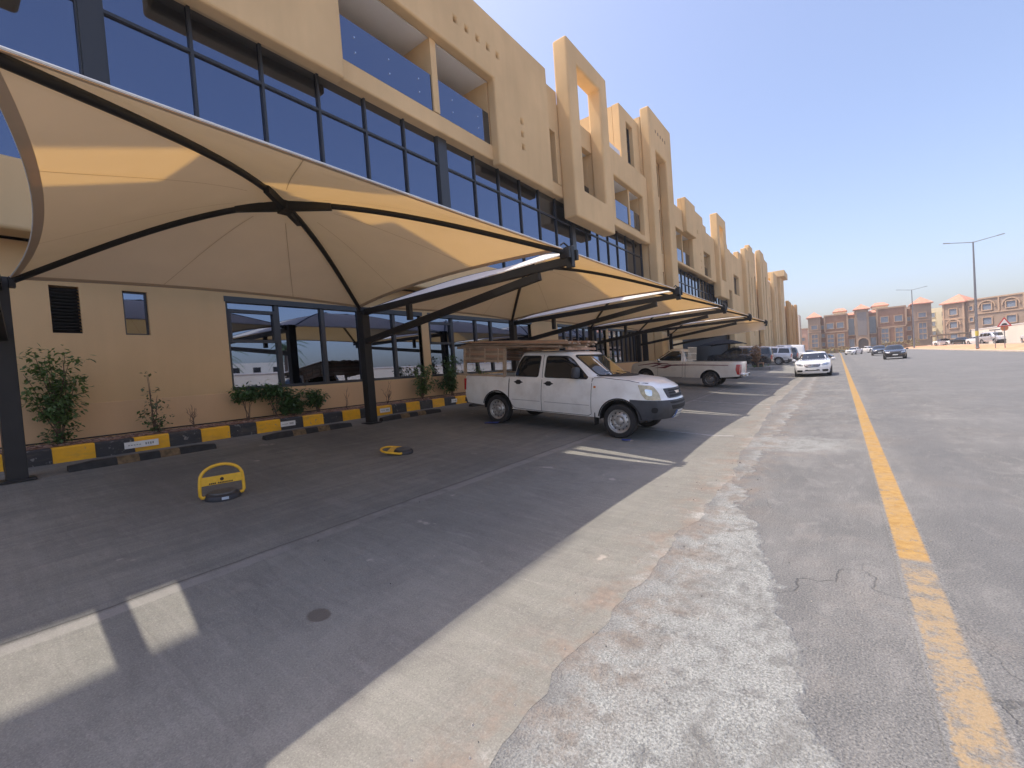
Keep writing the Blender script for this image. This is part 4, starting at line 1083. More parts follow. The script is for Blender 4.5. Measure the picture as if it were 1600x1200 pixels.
def car_body(sp):
    """sp: xr,xf,W, top[(x,z)], bot[(x,z)], wheels[(xc,zc,r)], sect[(z,frac)], bowf,bowr, nose[(z,dx)], tail[(z,dx)], crown, taperf, taperr"""
    xr, xf, Wd = sp['xr'], sp['xf'], sp['W']
    xs = set()
    n = 46
    for i in range(n + 1): xs.add(round(xr + (xf - xr) * i / n, 4))
    for e in (.02, .05, .1, .16, .24): xs.add(round(xf - e, 4)); xs.add(round(xr + e, 4))
    for x, z in sp['top']: xs.add(round(x, 4))
    arcs = []
    for xc, zc, r in sp['wheels']:
        xs = {x for x in xs if not (xc - r - .03 < x < xc + r + .03)}
        for k in range(19): xs.add(round(xc - r * math.cos(PI * k / 18), 4))
        xs.add(round(xc - r - .006, 4)); xs.add(round(xc + r + .006, 4))
    xs = sorted(x for x in xs if xr <= x <= xf)
    def zb(x):
        b = lerp(sp['bot'], x)
        for xc, zc, r in sp['wheels']:
            if abs(x - xc) <= r + 1e-4: b = max(b, zc + math.sqrt(max(0, r * r - (x - xc) ** 2)))
        return b
    tf, tr = sp.get('taperf', .9), sp.get('taperr', .94)
    def plan(x):
        a = 1.0
        d = xf - .75
        if x > d: a *= 1 - (1 - tf) * ((x - d) / .75) ** 2.2
        d = xr + .5
        if x < d: a *= 1 - (1 - tr) * ((d - x) / .5) ** 2.2
        return a
    flare = sp.get('flare', .0)
    def yw(x, z):
        y = Wd * plan(x) * lerp(sp['sect'], z)
        for xc, zc, r in sp['wheels']:
            dd = math.hypot(x - xc, z - zc) - r
            if flare and -.02 < dd < .10: y += flare * math.exp(-(dd / .05) ** 2)
        return y
    def dx(x, y, z):
        o = 0
        L = sp.get('reach', .7)
        if x > xf - L:
            t = ((x - xf + L) / L); o += (-sp['bowf'] * (abs(y) / Wd) ** 2.4 + lerp(sp['nose'], z)) * t ** 1.5
        if x < xr + .45:
            t = ((xr + .45 - x) / .45); o += (sp['bowr'] * (abs(y) / Wd) ** 2.4 - lerp(sp['tail'], z)) * t ** 1.5
        return o
    rowsT = [0, .04, .14, .26, .38, .5, .62, .74, .84, .92, 1.0]
    cr_ = sp.get('crown', .03); mT = 12; rd = sp.get('shoulder', .035)
    zs_ = sp.get('split_z'); 
    def rowz(x, b, top):
        if zs_ is None: return [b + (top - b) * t for t in rowsT]
        m_ = min(max(b, zs_), top)                                          # one row of the grid lies exactly on the colour break
        return [b + (m_ - b) * t / 5 for t in range(6)] + [m_ + (top - m_) * t / 5 for t in range(1, 6)]
    cols = []
    for x in xs:
        zt = lerp(sp['top'], x); b = zb(x); col = []
        zrow = rowz(x, b, zt - rd)
        for z in zrow:
            col.append((x, -yw(x, z), z))
        wt = yw(x, zt - rd)
        for a in (30, 60): col.append((x, -(wt - rd * (1 - math.cos(rad(a)))), zt - rd + rd * math.sin(rad(a))))
        w2 = wt - rd; crn = cr_ * lerp(sp.get('crownmask', [(0, 1)]), x)
        for j in range(mT + 1):
            y = -w2 + 2 * w2 * j / mT; col.append((x, y, zt + crn * (1 - (y / w2) ** 2)))
        for a in (60, 30): col.append((x, (wt - rd * (1 - math.cos(rad(a)))), zt - rd + rd * math.sin(rad(a))))
        for z in reversed(zrow):
            col.append((x, yw(x, z), z))
        cols.append([(px + dx(px, py, pz), py, pz) for px, py, pz in col])
    K = len(cols[0]); vs = [p for c in cols for p in c]
    fs = [(i * K + j, i * K + j + 1, (i + 1) * K + j + 1, (i + 1) * K + j) for i in range(len(cols) - 1) for j in range(K - 1)]
    mb = MB().add(vs, fs)
    # end caps: grids between left and right side rows, closing under the top sheet
    nr = len(rowsT)
    for ci, x in ((0, xr), (len(xs) - 1, xf)):
        c = cols[ci]; zt = lerp(sp['top'], x); crn = cr_ * lerp(sp.get('crownmask', [(0, 1)]), x)
        grid = []
        zs = [c[i][2] for i in range(nr + 2)] + [zt]
        for r_ in range(nr + 3):
            if r_ < nr + 2: yl = c[r_][1]
            else: yl = c[nr + 2][1]
            row = []
            for j in range(mT + 1):
                y = yl * (1 - 2 * j / mT)
                z = c[r_][2] if r_ < nr + 2 else zt + crn * (1 - (y / yl) ** 2)
                row.append((x + dx(x, y, z), y, z))
            grid.append(row)
        v2 = [p for r_ in grid for p in r_]; k2 = mT + 1
        mb.add(v2, [(i * k2 + j, i * k2 + j + 1, (i + 1) * k2 + j + 1, (i + 1) * k2 + j) for i in range(len(grid) - 1) for j in range(mT)])
    return mb
def greenhouse(levels, bowf, bowr, p=6.0, crown=.03, n=64, rr=.07):
    """levels: (z, xr, xf, halfwidth) from belt to roof; superellipse outline, bowed ends"""
    rings = []
    def ring(z, xr, xf, w, sc=1.0):
        xc = (xr + xf) / 2; a = (xf - xr) / 2; out = []
        for i in range(n):
            t = 2 * PI * (i + .5) / n; c, s_ = math.cos(t), math.sin(t)
            x = a * math.copysign(abs(c) ** (2 / p), c); y = w * math.copysign(abs(s_) ** (2 / p), s_)
            x *= sc; y *= sc
            k = (abs(y) / w) ** 2.2
            if x > 0: x -= bowf * k * (x / a)
            else: x += bowr * k * (-x / a)
            out.append((xc + x, y, z))
        return out
    for lv in levels: rings.append(ring(*lv))
    z, xr, xf, w = levels[-1]
    for d, h in ((.25, .55), (.6, .86), (1.0, 1.0)):
        rings.append(ring(z + rr * .55 * h, xr + rr * d, xf - rr * d, w - rr * d))
    xr, xf, w = xr + rr, xf - rr, w - rr
    for sc in (.8, .5, .2, .01):
        rings.append([(q[0], q[1], z + rr * .55 + crown * (1 - sc * sc)) for q in ring(0, xr, xf, w, sc)])
    vs = [q for r_ in rings for q in r_]
    return MB().add(vs, [(i * n + j, i * n + (j + 1) % n, (i + 1) * n + (j + 1) % n, (i + 1) * n + j) for i in range(len(rings) - 1) for j in range(n)])
def split(mb, tests):
    """split faces of mb into several MBs by the centre of each face; tests: list of functions, first match wins, rest -> last"""
    outs = [MB() for _ in range(len(tests) + 1)]
    maps = [{} for _ in outs]
    for f in mb.f:
        c = sum((Vector(mb.v[i]) for i in f), Vector()) / len(f)
        k = next((i for i, t in enumerate(tests) if t(c)), len(tests))
        o, mp = outs[k], maps[k]; idx = []
        for i in f:
            if i not in mp: mp[i] = len(o.v); o.v.append(mb.v[i])
            idx.append(mp[i])
        o.f.append(tuple(idx)); o.m.append(0)
    return outs
def underbody(root, sp, parent=None):
    u = MB(); Wd = sp['W']
    zb_ = min(z for x, z in sp['bot'])
    u.box(sp['xr'] + .15, sp['xf'] - .45, -Wd * .74, Wd * .74, zb_ + .02, zb_ + .16)
    u.box(sp['xr'] + .2, sp['xf'] - .6, -Wd * .5, Wd * .5, zb_ + .16, .62)
    for xc, zc, r in sp['wheels']:                                          # arch liners
        for sgn in (-1, 1):
            y0, y1 = sgn * Wd * .96, sgn * (Wd - .36)
            vs = []
            for k in range(13):
                a = PI * k / 12 * 1.0
                for y in (y0, y1): vs.append((xc - (r - .004) * math.cos(a), y, zc + (r - .004) * math.sin(a)))
            vs2 = [(xc, y1, zc - .1)]
            u.add(vs, [(2 * k, 2 * k + 1, 2 * k + 3, 2 * k + 2) for k in range(12)])
            u.add([vs[2 * k + 1] for k in range(13)], [tuple(range(13))])
    u.build('underbody', DARK, root)
def mirror_part(root, x, y, z, side, m_, size=(.10, .19, .17), parent=None):
    mb = MB(); a, b, c = size; n = 14
    for k in range(7):
        t = -PI / 2 + PI * k / 6
    vs = []; rows_ = 8
    for i in range(rows_ + 1):
        t = -PI / 2 + PI * i / rows_
        for j in range(n):
            u = 2 * PI * j / n
            f = lambda q: math.copysign(abs(q) ** .55, q)
            vs.append((x + a * .5 * f(math.cos(t)) * f(math.cos(u)) , y + side * b * .5 + b * .5 * f(math.cos(t)) * f(math.sin(u)), z + c * .5 * f(math.sin(t))))
    mb.add(vs, [(i * n + j, i * n + (j + 1) % n, (i + 1) * n + (j + 1) % n, (i + 1) * n + j) for i in range(rows_) for j in range(n)])
    mb.bar((x + .02, y - side * .06, z - c * .3), (x, y + side * .05, z - c * .25), .05, .05)
    return mb.build('mirror', m_, root, smooth=60)

# ------------------------------------------------------------------ white crew cab pickup (the hero)
PAINT = mat_paint('white_pickup_paint', (0.88, 0.88, 0.84), 0.24)
SL_A = math.atan(.088)
def place(root, x, y, heading, extra_z=0.0):
    """heading: direction of the nose in the ground plane; pitched to the slope of the bays"""
    fw = Vector((math.cos(heading), math.sin(heading), 0))
    slope = -.088 if x < -2.6 else 0
    f3 = Vector((fw.x, fw.y, slope * fw.x)).normalized()
    s3 = Vector((-fw.y, fw.x, slope * -fw.y)).normalized(); u3 = f3.cross(s3).normalized(); s3 = u3.cross(f3)
    M = Matrix((f3, s3, u3)).transposed()
    root.rotation_euler = M.to_euler(); root.location = (x, y, gz(x) + .012 + extra_z)

def crew_pickup():
    root = thing('pickup_truck', 'dirty white crew cab pickup with steel wheels carrying a slatted timber cage', 'pickup truck')
    sp = dict(xr=-1.04, xf=3.93, W=.865, wheels=[(0, .335, .42), (3.03, .335, .425)],
              top=[(-1.04, 1.10), (.30, 1.115), (.335, 1.115), (2.1, 1.145), (2.5, 1.185), (2.8, 1.18), (3.3, 1.135), (3.6, 1.085), (3.82, 1.035), (3.93, .985)],
              bot=[(-1.04, .43), (-.45, .40), (.45, .37), (2.55, .365), (3.45, .37), (3.93, .40)],
              sect=[(.30, .93), (.42, .968), (.60, .995), (.75, 1.0), (.95, .985), (1.10, .955), (1.2, .90)],
              bowf=.30, bowr=.02, nose=[(.36, -.10), (.45, -.02), (.60, .05), (.76, .04), (.80, -.03), (1.0, -.10), (1.1, -.18)], tail=[(.3, -.10), (.6, .0), (1.2, 0)],
              crown=.035, crownmask=[(-1, 0), (2.0, 0), (2.6, 1), (3.93, .8)], taperf=.88, taperr=.97, flare=.012, reach=.6, split_z=.775)
    body = car_body(sp)
    gh = greenhouse([(1.05, .33, 2.93, .825), (1.14, .335, 2.86, .815), (1.30, .37, 2.64, .775), (1.46, .43, 2.42, .735), (1.58, .49, 2.25, .70), (1.645, .53, 2.16, .675)], .34, .03, p=9, crown=.025, rr=.075)
    H = Hull(); H.put(body); H.put(gh); H.done()
    bed, bump, archl, main = split(body, [lambda c: c.x < .32 and c.z > 1.088 and abs(c.y) < .80,
                                        lambda c: c.x > 3.25 and c.z < .7751,
                                        lambda c: False])
    main.build('body', PAINT, root, smooth=38, weld=True)
    gh.build('cab_roof', PAINT, root, smooth=38)
    bump.build('front_bumper', PLASTIC, root, smooth=38, weld=True)
    underbody(root, sp)
    # load bed
    b = MB()
    b.box(-.98, .29, -.78, .78, .72, .75)
    for y0, y1 in ((-.80, -.77), (.77, .80)): b.box(-.99, .30, y0, y1, .74, 1.09)
    b.box(.275, .305, -.77, .77, .75, 1.09); b.box(-1.0, -.97, -.77, .77, .75, 1.09)
    b.build('load_bed', PAINT, root)
    # doors as skins standing a little proud, with dark gaps between
    gap = MB()
    for s_ in ('R', 'L'):
        H.line(s_, [(.345, .62), (.42, .47), (.50, .40), (1.20, .385), (2.36, .385), (2.425, .42), (2.425, 1.16)], .010, .002, gap)
        H.line(s_, [(1.225, .385), (1.225, 1.12), (1.205, 1.50), (1.20, 1.62)], .010, .002, gap)
        H.line(s_, [(.345, .60), (.345, 1.12), (.43, 1.46), (.56, 1.655)], .010, .002, gap)
        H.line(s_, [(2.425, 1.10), (2.46, 1.165), (2.65, 1.172), (3.2, 1.135), (3.52, 1.085)], .009, .002, gap)
        H.line(s_, [(.33, 1.09), (.33, .60)], .014, .0025, gap)
    gap.build('panel_gap', DARK, root)
    for s_ in ('R', 'L'):
        sg = -1 if s_ == 'R' else 1
        for poly, wp, hx in (([(.365, 1.10), (.365, .64), (.45, .47), (.52, .405), (1.205, .395), (1.205, 1.105)], [(.545, 1.135), (.47, 1.135), (.50, 1.30), (.58, 1.49), (.655, 1.585), (1.135, 1.59), (1.115, 1.135)], .60),
                             ([(1.245, 1.105), (1.245, .395), (2.35, .40), (2.405, .43), (2.405, 1.115)], [(1.285, 1.135), (1.285, 1.59), (1.80, 1.59), (1.93, 1.52), (2.32, 1.165), (2.30, 1.135)], 1.40)):
            d = H.patch(s_, rpoly(poly, .04), .004, 4, .08).build('door', PAINT, root, smooth=40)
            H.patch(s_, rpoly(wp, .05), .003, 5, .05).build('window', CARGLASS, d, smooth=40)
            fr = MB(); H.line(s_, [*rpoly(wp, .05), rpoly(wp, .05)[0]], .022, .006, fr, step=.03); fr.build('window_seal', RUBBER, d)
            hd = [(hx - .135 + .0, 1.0), (hx - .07, 1.022), (hx - .045, 1.05), (hx + .045, 1.05), (hx + .07, 1.022), (hx + .135, 1.0), (hx + .07, .978), (hx + .045, .952), (hx - .045, .952), (hx - .07, .978)]
            hn = H.patch(s_, rpoly(hd, .02), .008, 3, .04).build('handle', mat('handle_black', (0.012, 0.012, 0.014), 0.45), d, smooth=40)
            mo = MB(); H.line(s_, [(poly[1][0] + .06, .60), (poly[-1][0] - .02, .60)], .012, .006, mo); mo.build('crease_shade_line', mat('crease_shade_grey', (0.42, 0.42, 0.41), 0.5), d)  # grey ribbon paints the shade of the pressed door fold
        H.patch(s_, rpoly([(2.47, 1.0), (2.47, .96), (2.52, .96), (2.52, 1.0)], .015), .008, 3, .03).build('side_repeater', AMBER, root)
        ar = MB()
        for xc, zc, r in sp['wheels']:
            pts = [(xc - (r + .015) * math.cos(PI * k / 24), zc + (r + .015) * math.sin(PI * k / 24)) for k in range(1, 24)]
            H.line(s_, pts, .026, .006, ar, step=.06)
        ar.build('arch_lip', DARK, root)
        # lamps at the front corner, seen from the side as well
        d = Vector((-.72, -sg * .69, 0))
        ax = Vector((d.y, -d.x, 0)) * (1 if sg < 0 else -1)
        C0 = Vector((3.60, sg * .70, 0)); o_ = C0 - d * 3
        view = (o_, d, ax, Vector((0, 0, 1)))
        hl = H.patch(view, rpoly([(-.24, 1.065), (-.20, .90), (-.125, .785), (.16, .775), (.135, .90), (.03, 1.035)], .03), .010, 5, .05).build('headlight', LAMP, root, smooth=40)
        rf = H.patch(view, rpoly([(-.15, .99), (-.12, .87), (-.02, .85), (-.01, .97)], .04), .013, 3, .05).build('reflector', CHROME, hl, smooth=40)
        H.patch(view, rpoly([(-.035, .645), (-.035, .54), (.07, .54), (.07, .645)], .045), .006, 3, .04).build('fog_lamp_recess', DARK, root, smooth=40)
        mirror_part(root, 2.10, sg * .80, 1.26, sg, PLASTIC, (.13, .24, .23))
    # windscreen, rear glass
    dW = Vector((-.55, 0, -.83)); 
    ws = H.patch('F', rpoly([(-.665, 1.215), (.665, 1.215), (.60, 1.60), (-.60, 1.60)], .06), .003, 7, .06).build('windscreen', WSGLASS, root, smooth=40)
    se = MB(); q_ = rpoly([(-.68, 1.205), (.68, 1.205), (.612, 1.612), (-.612, 1.612)], .06); H.line('F', [*q_, q_[0]], .026, .0045, se, step=.05); se.build('seal', RUBBER, ws)
    MB().bar((2.72, -.10, 1.235), (2.60, -.62, 1.30), .018, .012).build('wiper', BLACK, ws); MB().bar((2.76, .35, 1.235), (2.66, -.12, 1.29), .018, .012).build('wiper', BLACK, ws)
    cw = H.patch('F', rpoly([(-.70, 1.19), (.70, 1.19), (.70, 1.215), (-.70, 1.215)], .01), .004, 3, .06).build('cowl', BLACK, root)
    H.patch('B', rpoly([(-.56, 1.20), (.56, 1.20), (.52, 1.56), (-.52, 1.56)], .05), .003, 5, .08).build('rear_window', CARGLASS, root, smooth=40)
    # grille with bars and an oval chrome badge
    gr_ = H.patch('F', rpoly([(-.50, .985), (-.43, .80), (.43, .80), (.50, .985)], .03), .012, 5, .05).build('grille', PLASTIC, root, smooth=40)
    bars = MB()
    for z0, z1 in ((.825, .862), (.882, .912), (.932, .958)):
        H.patch('F', rpoly([(-.36 - .1 * (z0 - .8), z0), (.36 + .1 * (z0 - .8), z0), (.37 + .1 * (z0 - .8), z1), (-.37 - .1 * (z0 - .8), z1)], .012), .015, 3, .06, bars)
    bars.build('slot', DARK, gr_)
    H.patch('F', rpoly([(-.105, .878), (.105, .878), (.115, .925), (-.115, .925)], .02), .022, 3, .04).build('badge', CHROME, gr_, smooth=40)
    H.patch('F', rpoly([(-.40, .60), (.40, .60), (.44, .675), (-.44, .675)], .02), .006, 3, .06).build('lower_intake', DARK, root); H.patch('F', rpoly([(-.44, .705), (.44, .705), (.46, .74), (-.46, .74)], .015), .006, 3, .06).build('lower_intake', DARK, root)
    pt = H.patch('F', rpoly([(-.26, .42), (.05, .42), (.05, .575), (-.26, .575)], .01), .022, 3, .05).build('number_plate', WHITE_PLATE, root)
    mk = MB()
    H.patch('F', [Vector(q) for q in ((-.26, .42), (-.21, .42), (-.21, .575), (-.26, .575))], .0235, 2, .05, mk)
    mk.build('plate_band', mat('plate_blue', (0.05, 0.12, 0.35), 0.5), pt)
    tx = MB()
    for i in range(4): H.patch('F', [Vector(q) for q in ((-.185 + i * .055, .445), (-.155 + i * .055, .445), (-.155 + i * .055, .485), (-.185 + i * .055, .485))], .0235, 1, .05, tx); H.patch('F', [Vector(q) for q in ((-.18 + i * .055, .515), (-.15 + i * .055, .515), (-.15 + i * .055, .55), (-.18 + i * .055, .55))], .0235, 1, .05, tx)
    tx.build('plate_marking', mat('plate_ink', (0.18, 0.18, 0.19), 0.6), pt)
    for x in (0, 3.03):
        for s_ in (-1, 1): wheel(root, x, s_ * .765, .332, .20, s_, 'steel', STEEL, rr=.70)
    # mud flap, tail lamp, tailgate, tow hook
    for s_ in (-1, 1):
        MB().box(2.50, 2.515, s_ * .66, s_ * .85, .20, .46).build('mud_flap', RUBBER, root)
        tl = MB().box(-1.055, -1.0, min(s_ * .70, s_ * .855), max(s_ * .70, s_ * .855), .74, 1.02); tl.build('tail_lamp', REDL, root, bevel=.01)
    H.patch('B', rpoly([(-.68, .58), (.68, .58), (.68, 1.07), (-.68, 1.07)], .03), .006, 3, .1).build('tailgate', PAINT, root, smooth=40)
    MB().box(-1.16, -1.04, -.72, .72, .42, .54).build('rear_bumper', PLASTIC, root, bevel=.02)
    place(root, -6.56, 9.0, 0)
    return root
hero = crew_pickup()
# slatted timber cage standing in the bed, boards stacked along its roof
W1 = mat_wood('grey_weathered_timber', (0.26, 0.19, 0.135), (0.40, 0.31, 0.23))
W2 = mat_wood('pale_timber', (0.42, 0.31, 0.21), (0.55, 0.43, 0.31))
W3 = mat_wood('pinkish_timber', (0.40, 0.24, 0.16), (0.52, 0.34, 0.23))
cage = thing('timber_cage', 'weathered slatted timber cage standing in the bed of the white crew cab pickup', 'timber cage')
random.seed(12)
for s_ in (-1, 1):
    y = s_ * .80
    for x in (-1.06, .18):
        MB().bar((x, y, 1.09), (x, y, 1.76), .075, .05, up=(1, 0, 0)).build('post', W2, cage)
    pn = MB()
    for i in range(6):
        z = 1.435 + i * .055
        pn.box(-1.10, -.42, y - .012 * (1 + .5 * (i % 2)), y + .012, z, z + .05, i % 3); pn.box(-.415, .16, y - .012, y + .014, z + .002, z + .052, (i + 1) % 3)
    for x in (-.42, -.9, -.02): pn.box(x, x + .03, y + s_ * .013, y + s_ * .03, 1.42, 1.77, 1)
    pn.build('side_panel', [W3, W2, W1], cage)
    MB().bar((-1.28, y, 1.115), (.22, y, 1.12), .05, .045).build('bottom_rail', W2, cage)
    MB().bar((-1.30, y, 1.78), (.22, y, 1.79), .05, .06).build('top_rail', W1, cage)
pn = MB()
for i in range(7):
    z = 1.40 + i * .055
    pn.box(-1.11, -1.085, -.80, .80, z, z + .05, i % 3)
pn.build('rear_panel', [W3, W2, W1], cage)
MB().bar((.18, -.8, 1.78), (.18, .8, 1.78), .06, .06).build('cross_beam', W1, cage)
MB().bar((-1.06, -.8, 1.78), (-1.06, .8, 1.78), .06, .06).build('cross_beam', W1, cage)
place(cage, -6.56, 9.0, 0)
stack = thing('timber_stack', 'stack of long weathered boards lying along the roof of the white crew cab pickup', 'timber boards')
k = 0
for layer in range(3):
    for i in range(8):
        y = -.72 + i * .19 + random.uniform(-.015, .015); x0 = -1.40 + random.uniform(-.05, .3) + layer * .12; x1 = random.uniform(1.65, 2.05) - (0 if layer else .1)
        if layer == 2 and i in (3, 6): continue
        zb_ = 1.815 + layer * .048; zf = 1.80 + layer * .052
        t = random.uniform(-.07, .07); zb_ += random.uniform(-.012, .02); zf += random.uniform(-.012, .03)
        MB().bar((x0, y, zb_), (x1 + random.uniform(-.25, .1), y + t, zf), random.uniform(.09, .17), random.uniform(.025, .045), up=(0, random.uniform(-.15, .15), 1)).build('board', (W1, W2, W3, W1)[random.randint(0, 3)], stack)
for x in (.75, 1.75):
    MB().bar((x, -.66, 1.752), (x, .66, 1.752), .08, .055).build('bearer', W3, stack)
place(stack, -6.56, 9.0, 0)

# ------------------------------------------------------------------ generic cars
def generic(name, label, cat, sp, gl, bow, paint, wins, ws, wheels, details, group=None, low=None, lowm=PLASTIC, p=8, rr=.07, crown=.03):
    root = thing(name, label, cat, group=group)
    body = car_body(sp); gh = greenhouse(gl, bow[0], bow[1], p=p, crown=crown, rr=rr)
    H = Hull(); H.put(body); H.put(gh); H.done()
    if low:
        lo, main = split(body, [low]); 
        if lo.f: lo.build('bumper', lowm, root, smooth=38, weld=True)
    else: main = body
    main.build('body', paint, root, smooth=38, weld=True); gh.build('cab_roof', paint, root, smooth=38)
    underbody(root, sp)
    for s_ in ('R', 'L'):
        for w in wins: H.patch(s_, rpoly(w, .045), .004, 5, .07).build('window', CARGLASS, root, smooth=40)
    H.patch('F', rpoly(ws[0], .06), .004, 6, .07).build('windscreen', CARGLASS, root, smooth=40)
    if ws[1]: H.patch('B', rpoly(ws[1], .06), .004, 5, .08).build('rear_window', CARGLASS, root, smooth=40)
    (wx, R, wd, yy, style, rim) = wheels
    for x in wx:
        for s_ in (-1, 1): wheel(root, x, s_ * yy, R, wd, s_, style, rim, rr=.66 if style != 'steel' else .6)
    details(root, H)
    return root

# cream single cab pickup with maroon stripes, tail to the street
def single_details(root, H):
    maroon = mat('maroon_stripe', (0.14, 0.02, 0.03), 0.4)
    for s_ in ('R', 'L'):
        sg = -1 if s_ == 'R' else 1
        g_ = MB(); H.line(s_, [(1.09, .40), (1.09, 1.12)], .012, .003, g_); H.line(s_, [(2.36, .45), (2.36, 1.10)], .010, .003, g_); H.line(s_, [(1.20, .40), (2.3, .40)], .010, .003, g_); H.line(s_, [(1.22, .42), (1.22, 1.14), (1.28, 1.62)], .010, .003, g_)
        g_.build('panel_gap', DARK, root)
        st_ = MB()
        for poly in ([(-1.10, 1.015), (-1.10, .985), (1.4, .965), (2.2, .90), (2.25, .925), (1.5, .995)], [(1.75, .98), (2.45, 1.03), (3.3, .90), (3.35, .915), (2.5, 1.06), (1.9, 1.03)],
                     [(1.60, .97), (2.0, .80), (2.55, .80), (2.1, .87), (1.75, .985)], [(2.15, .99), (2.55, .86), (2.75, .86), (2.3, .995)]):
            H.patch(s_, [Vector(q) for q in poly], .003, 4, .06, st_, sk=.001)
        st_.build('stripe_decal', maroon, root)
        tl = H.patch(s_, rpoly([(-1.20, 1.04), (-1.20, .60), (-1.09, .60), (-1.02, .80), (-1.04, 1.04)], .03), .008, 4, .06).build('tail_lamp', REDL, root, smooth=40)
        H.patch('B', rpoly([(sg * .80, .62), (sg * .60, .62), (sg * .60, 1.04), (sg * .80, 1.04)], .03), .008, 3, .06).build('tail_lamp', REDL, root, smooth=40)
        H.patch(s_, rpoly([(1.32, 1.0), (1.32, .97), (1.5, .97), (1.5, 1.0)], .012), .014, 3, .04).build('handle', CHROME, root)
        mirror_part(root, 2.28, sg * .86, 1.18, sg, CHROME, (.12, .22, .19))
    rk = MB()
    for y in [-.72 + .144 * i for i in range(11)]: rk.tube([(1.02, y, 1.16), (1.02, y, 1.78 + .0)], .014, 6)
    for z in (1.18, 1.50, 1.78): rk.tube([(1.02, -.76, z), (1.02, .76, z)], .02, 6)
    rk.build('headboard_rack', mat('cream_rack', (0.6, 0.56, 0.47), 0.5), root)
    bd = MB().box(-1.08, .98, -.78, .78, .72, .75)
    for y0, y1 in ((-.80, -.76), (.76, .80)): bd.box(-1.1, 1.0, y0, y1, .74, 1.10)
    bd.build('load_bed', mat('bed_liner', (0.03, 0.03, 0.03), 0.8), root)
    MB().box(-1.36, -1.20, -.80, .80, .50, .64).build('rear_bumper', CHROME, root, bevel=.03)
    pl_ = MB().box(-1.375, -1.362, -.17, .17, .51, .62); pl_.build('number_plate', WHITE_PLATE, root)
CREAMP = mat_paint('cream_pickup_paint', (0.72, 0.68, 0.60), 0.2)
sp = dict(xr=-1.22, xf=3.85, W=.885, wheels=[(0, .36, .43), (2.95, .36, .43)],
          top=[(-1.22, 1.15), (1.02, 1.12), (1.06, 1.12), (2.2, 1.14), (2.55, 1.17), (3.3, 1.08), (3.7, .99), (3.85, .93)],
          bot=[(-1.22, .52), (-.5, .45), (.5, .40), (3.4, .38), (3.85, .42)], sect=[(.3, .93), (.5, .98), (.75, 1.0), (1.0, .985), (1.15, .955)],
          bowf=.26, bowr=.03, nose=[(.3, -.05), (.6, .04), (.85, 0), (1.1, -.15)], tail=[(.3, -.1), (.6, 0), (1.2, 0)], crown=.03, crownmask=[(-1.2, 0), (2.2, 0), (2.6, 1), (3.85, .7)], flare=.015)
body_single = generic('pickup_truck', 'cream single cab pickup with maroon side stripes, tail towards the street', 'pickup truck', sp,
        [(1.08, 1.10, 2.78, .83), (1.18, 1.12, 2.68, .815), (1.40, 1.17, 2.38, .76), (1.60, 1.24, 2.10, .70), (1.665, 1.28, 2.02, .675)], (.30, .03), CREAMP,
        [[(1.30, 1.16), (1.33, 1.61), (1.75, 1.61), (2.36, 1.20), (2.34, 1.16)]], ([(-.66, 1.22), (.66, 1.22), (.60, 1.61), (-.60, 1.61)], [(-.55, 1.22), (.55, 1.22), (.52, 1.58), (-.52, 1.58)]),
        ([0, 2.95], .345, .22, .77, 'steel', mat('grey_steel_rim', (0.20, 0.19, 0.175), 0.5, 0.5)), single_details)
place(body_single, -4.72, 22.1, PI)

# white saloon parked nose-on at the street edge
def saloon_details(star=True, plate=True, lamps=LAMPC, dark=False):
    def f(root, H):
        for sg in (-1, 1):
            hl = H.patch('F', rpoly([(sg * .40, .66), (sg * .53, .76), (sg * .76, .80), (sg * .80, .74), (sg * .72, .655), (sg * .48, .63)], .03), .010, 5, .04).build('headlight', lamps, root, smooth=40)
            H.patch('F', rpoly([(sg * .52, .69), (sg * .60, .74), (sg * .70, .76), (sg * .70, .71), (sg * .58, .67)], .02), .013, 3, .04).build('reflector', CHROME, hl, smooth=40)
            lo = H.patch('F', rpoly([(sg * .46, .40), (sg * .72, .42), (sg * .78, .36), (sg * .72, .29), (sg * .50, .29)], .03), .006, 4, .05).build('side_intake', DARK, root)
            mirror_part(root, 1.95 + .0, sg * .90, .98, sg, root['paint_ref'], (.14, .20, .14))
        del root['paint_ref']
        gr_ = H.patch('F', rpoly([(-.42, .735), (.42, .735), (.37, .60), (.28, .56), (-.28, .56), (-.37, .60)], .05), .008, 4, .05).build('grille', DARK, root)
        if star:
            b_ = MB()
            for z in (.61, .69): H.patch('F', rpoly([(-.36, z - .012), (.36, z - .012), (.37, z + .012), (-.37, z + .012)], .006), .014, 2, .06, b_)
            b_.build('bar', CHROME, gr_)
            s_ = MB(); h0, _ = H.hit('F', 0, .65); c = h0 + Vector((.025, 0, 0))
            s_.tube([c + Vector((0, .085 * math.cos(2 * PI * i / 20), .085 * math.sin(2 * PI * i / 20))) for i in range(21)], .010, 6)
            for k in range(3):
                a = PI / 2 + 2 * PI * k / 3
                s_.tube([c, c + Vector((0, .08 * math.cos(a), .08 * math.sin(a)))], [.016, .004], 6)
            s_.build('emblem', CHROME, gr_)
        ci = H.patch('F', rpoly([(-.34, .42), (.34, .42), (.38, .345), (-.38, .345)], .03), .006, 3, .06).build('lower_intake', DARK, root)
        if plate: H.patch('F', rpoly([(-.20, .40), (.20, .40), (.20, .50), (-.20, .50)], .01), .020, 3, .06).build('number_plate', WHITE_PLATE, root)
    return f
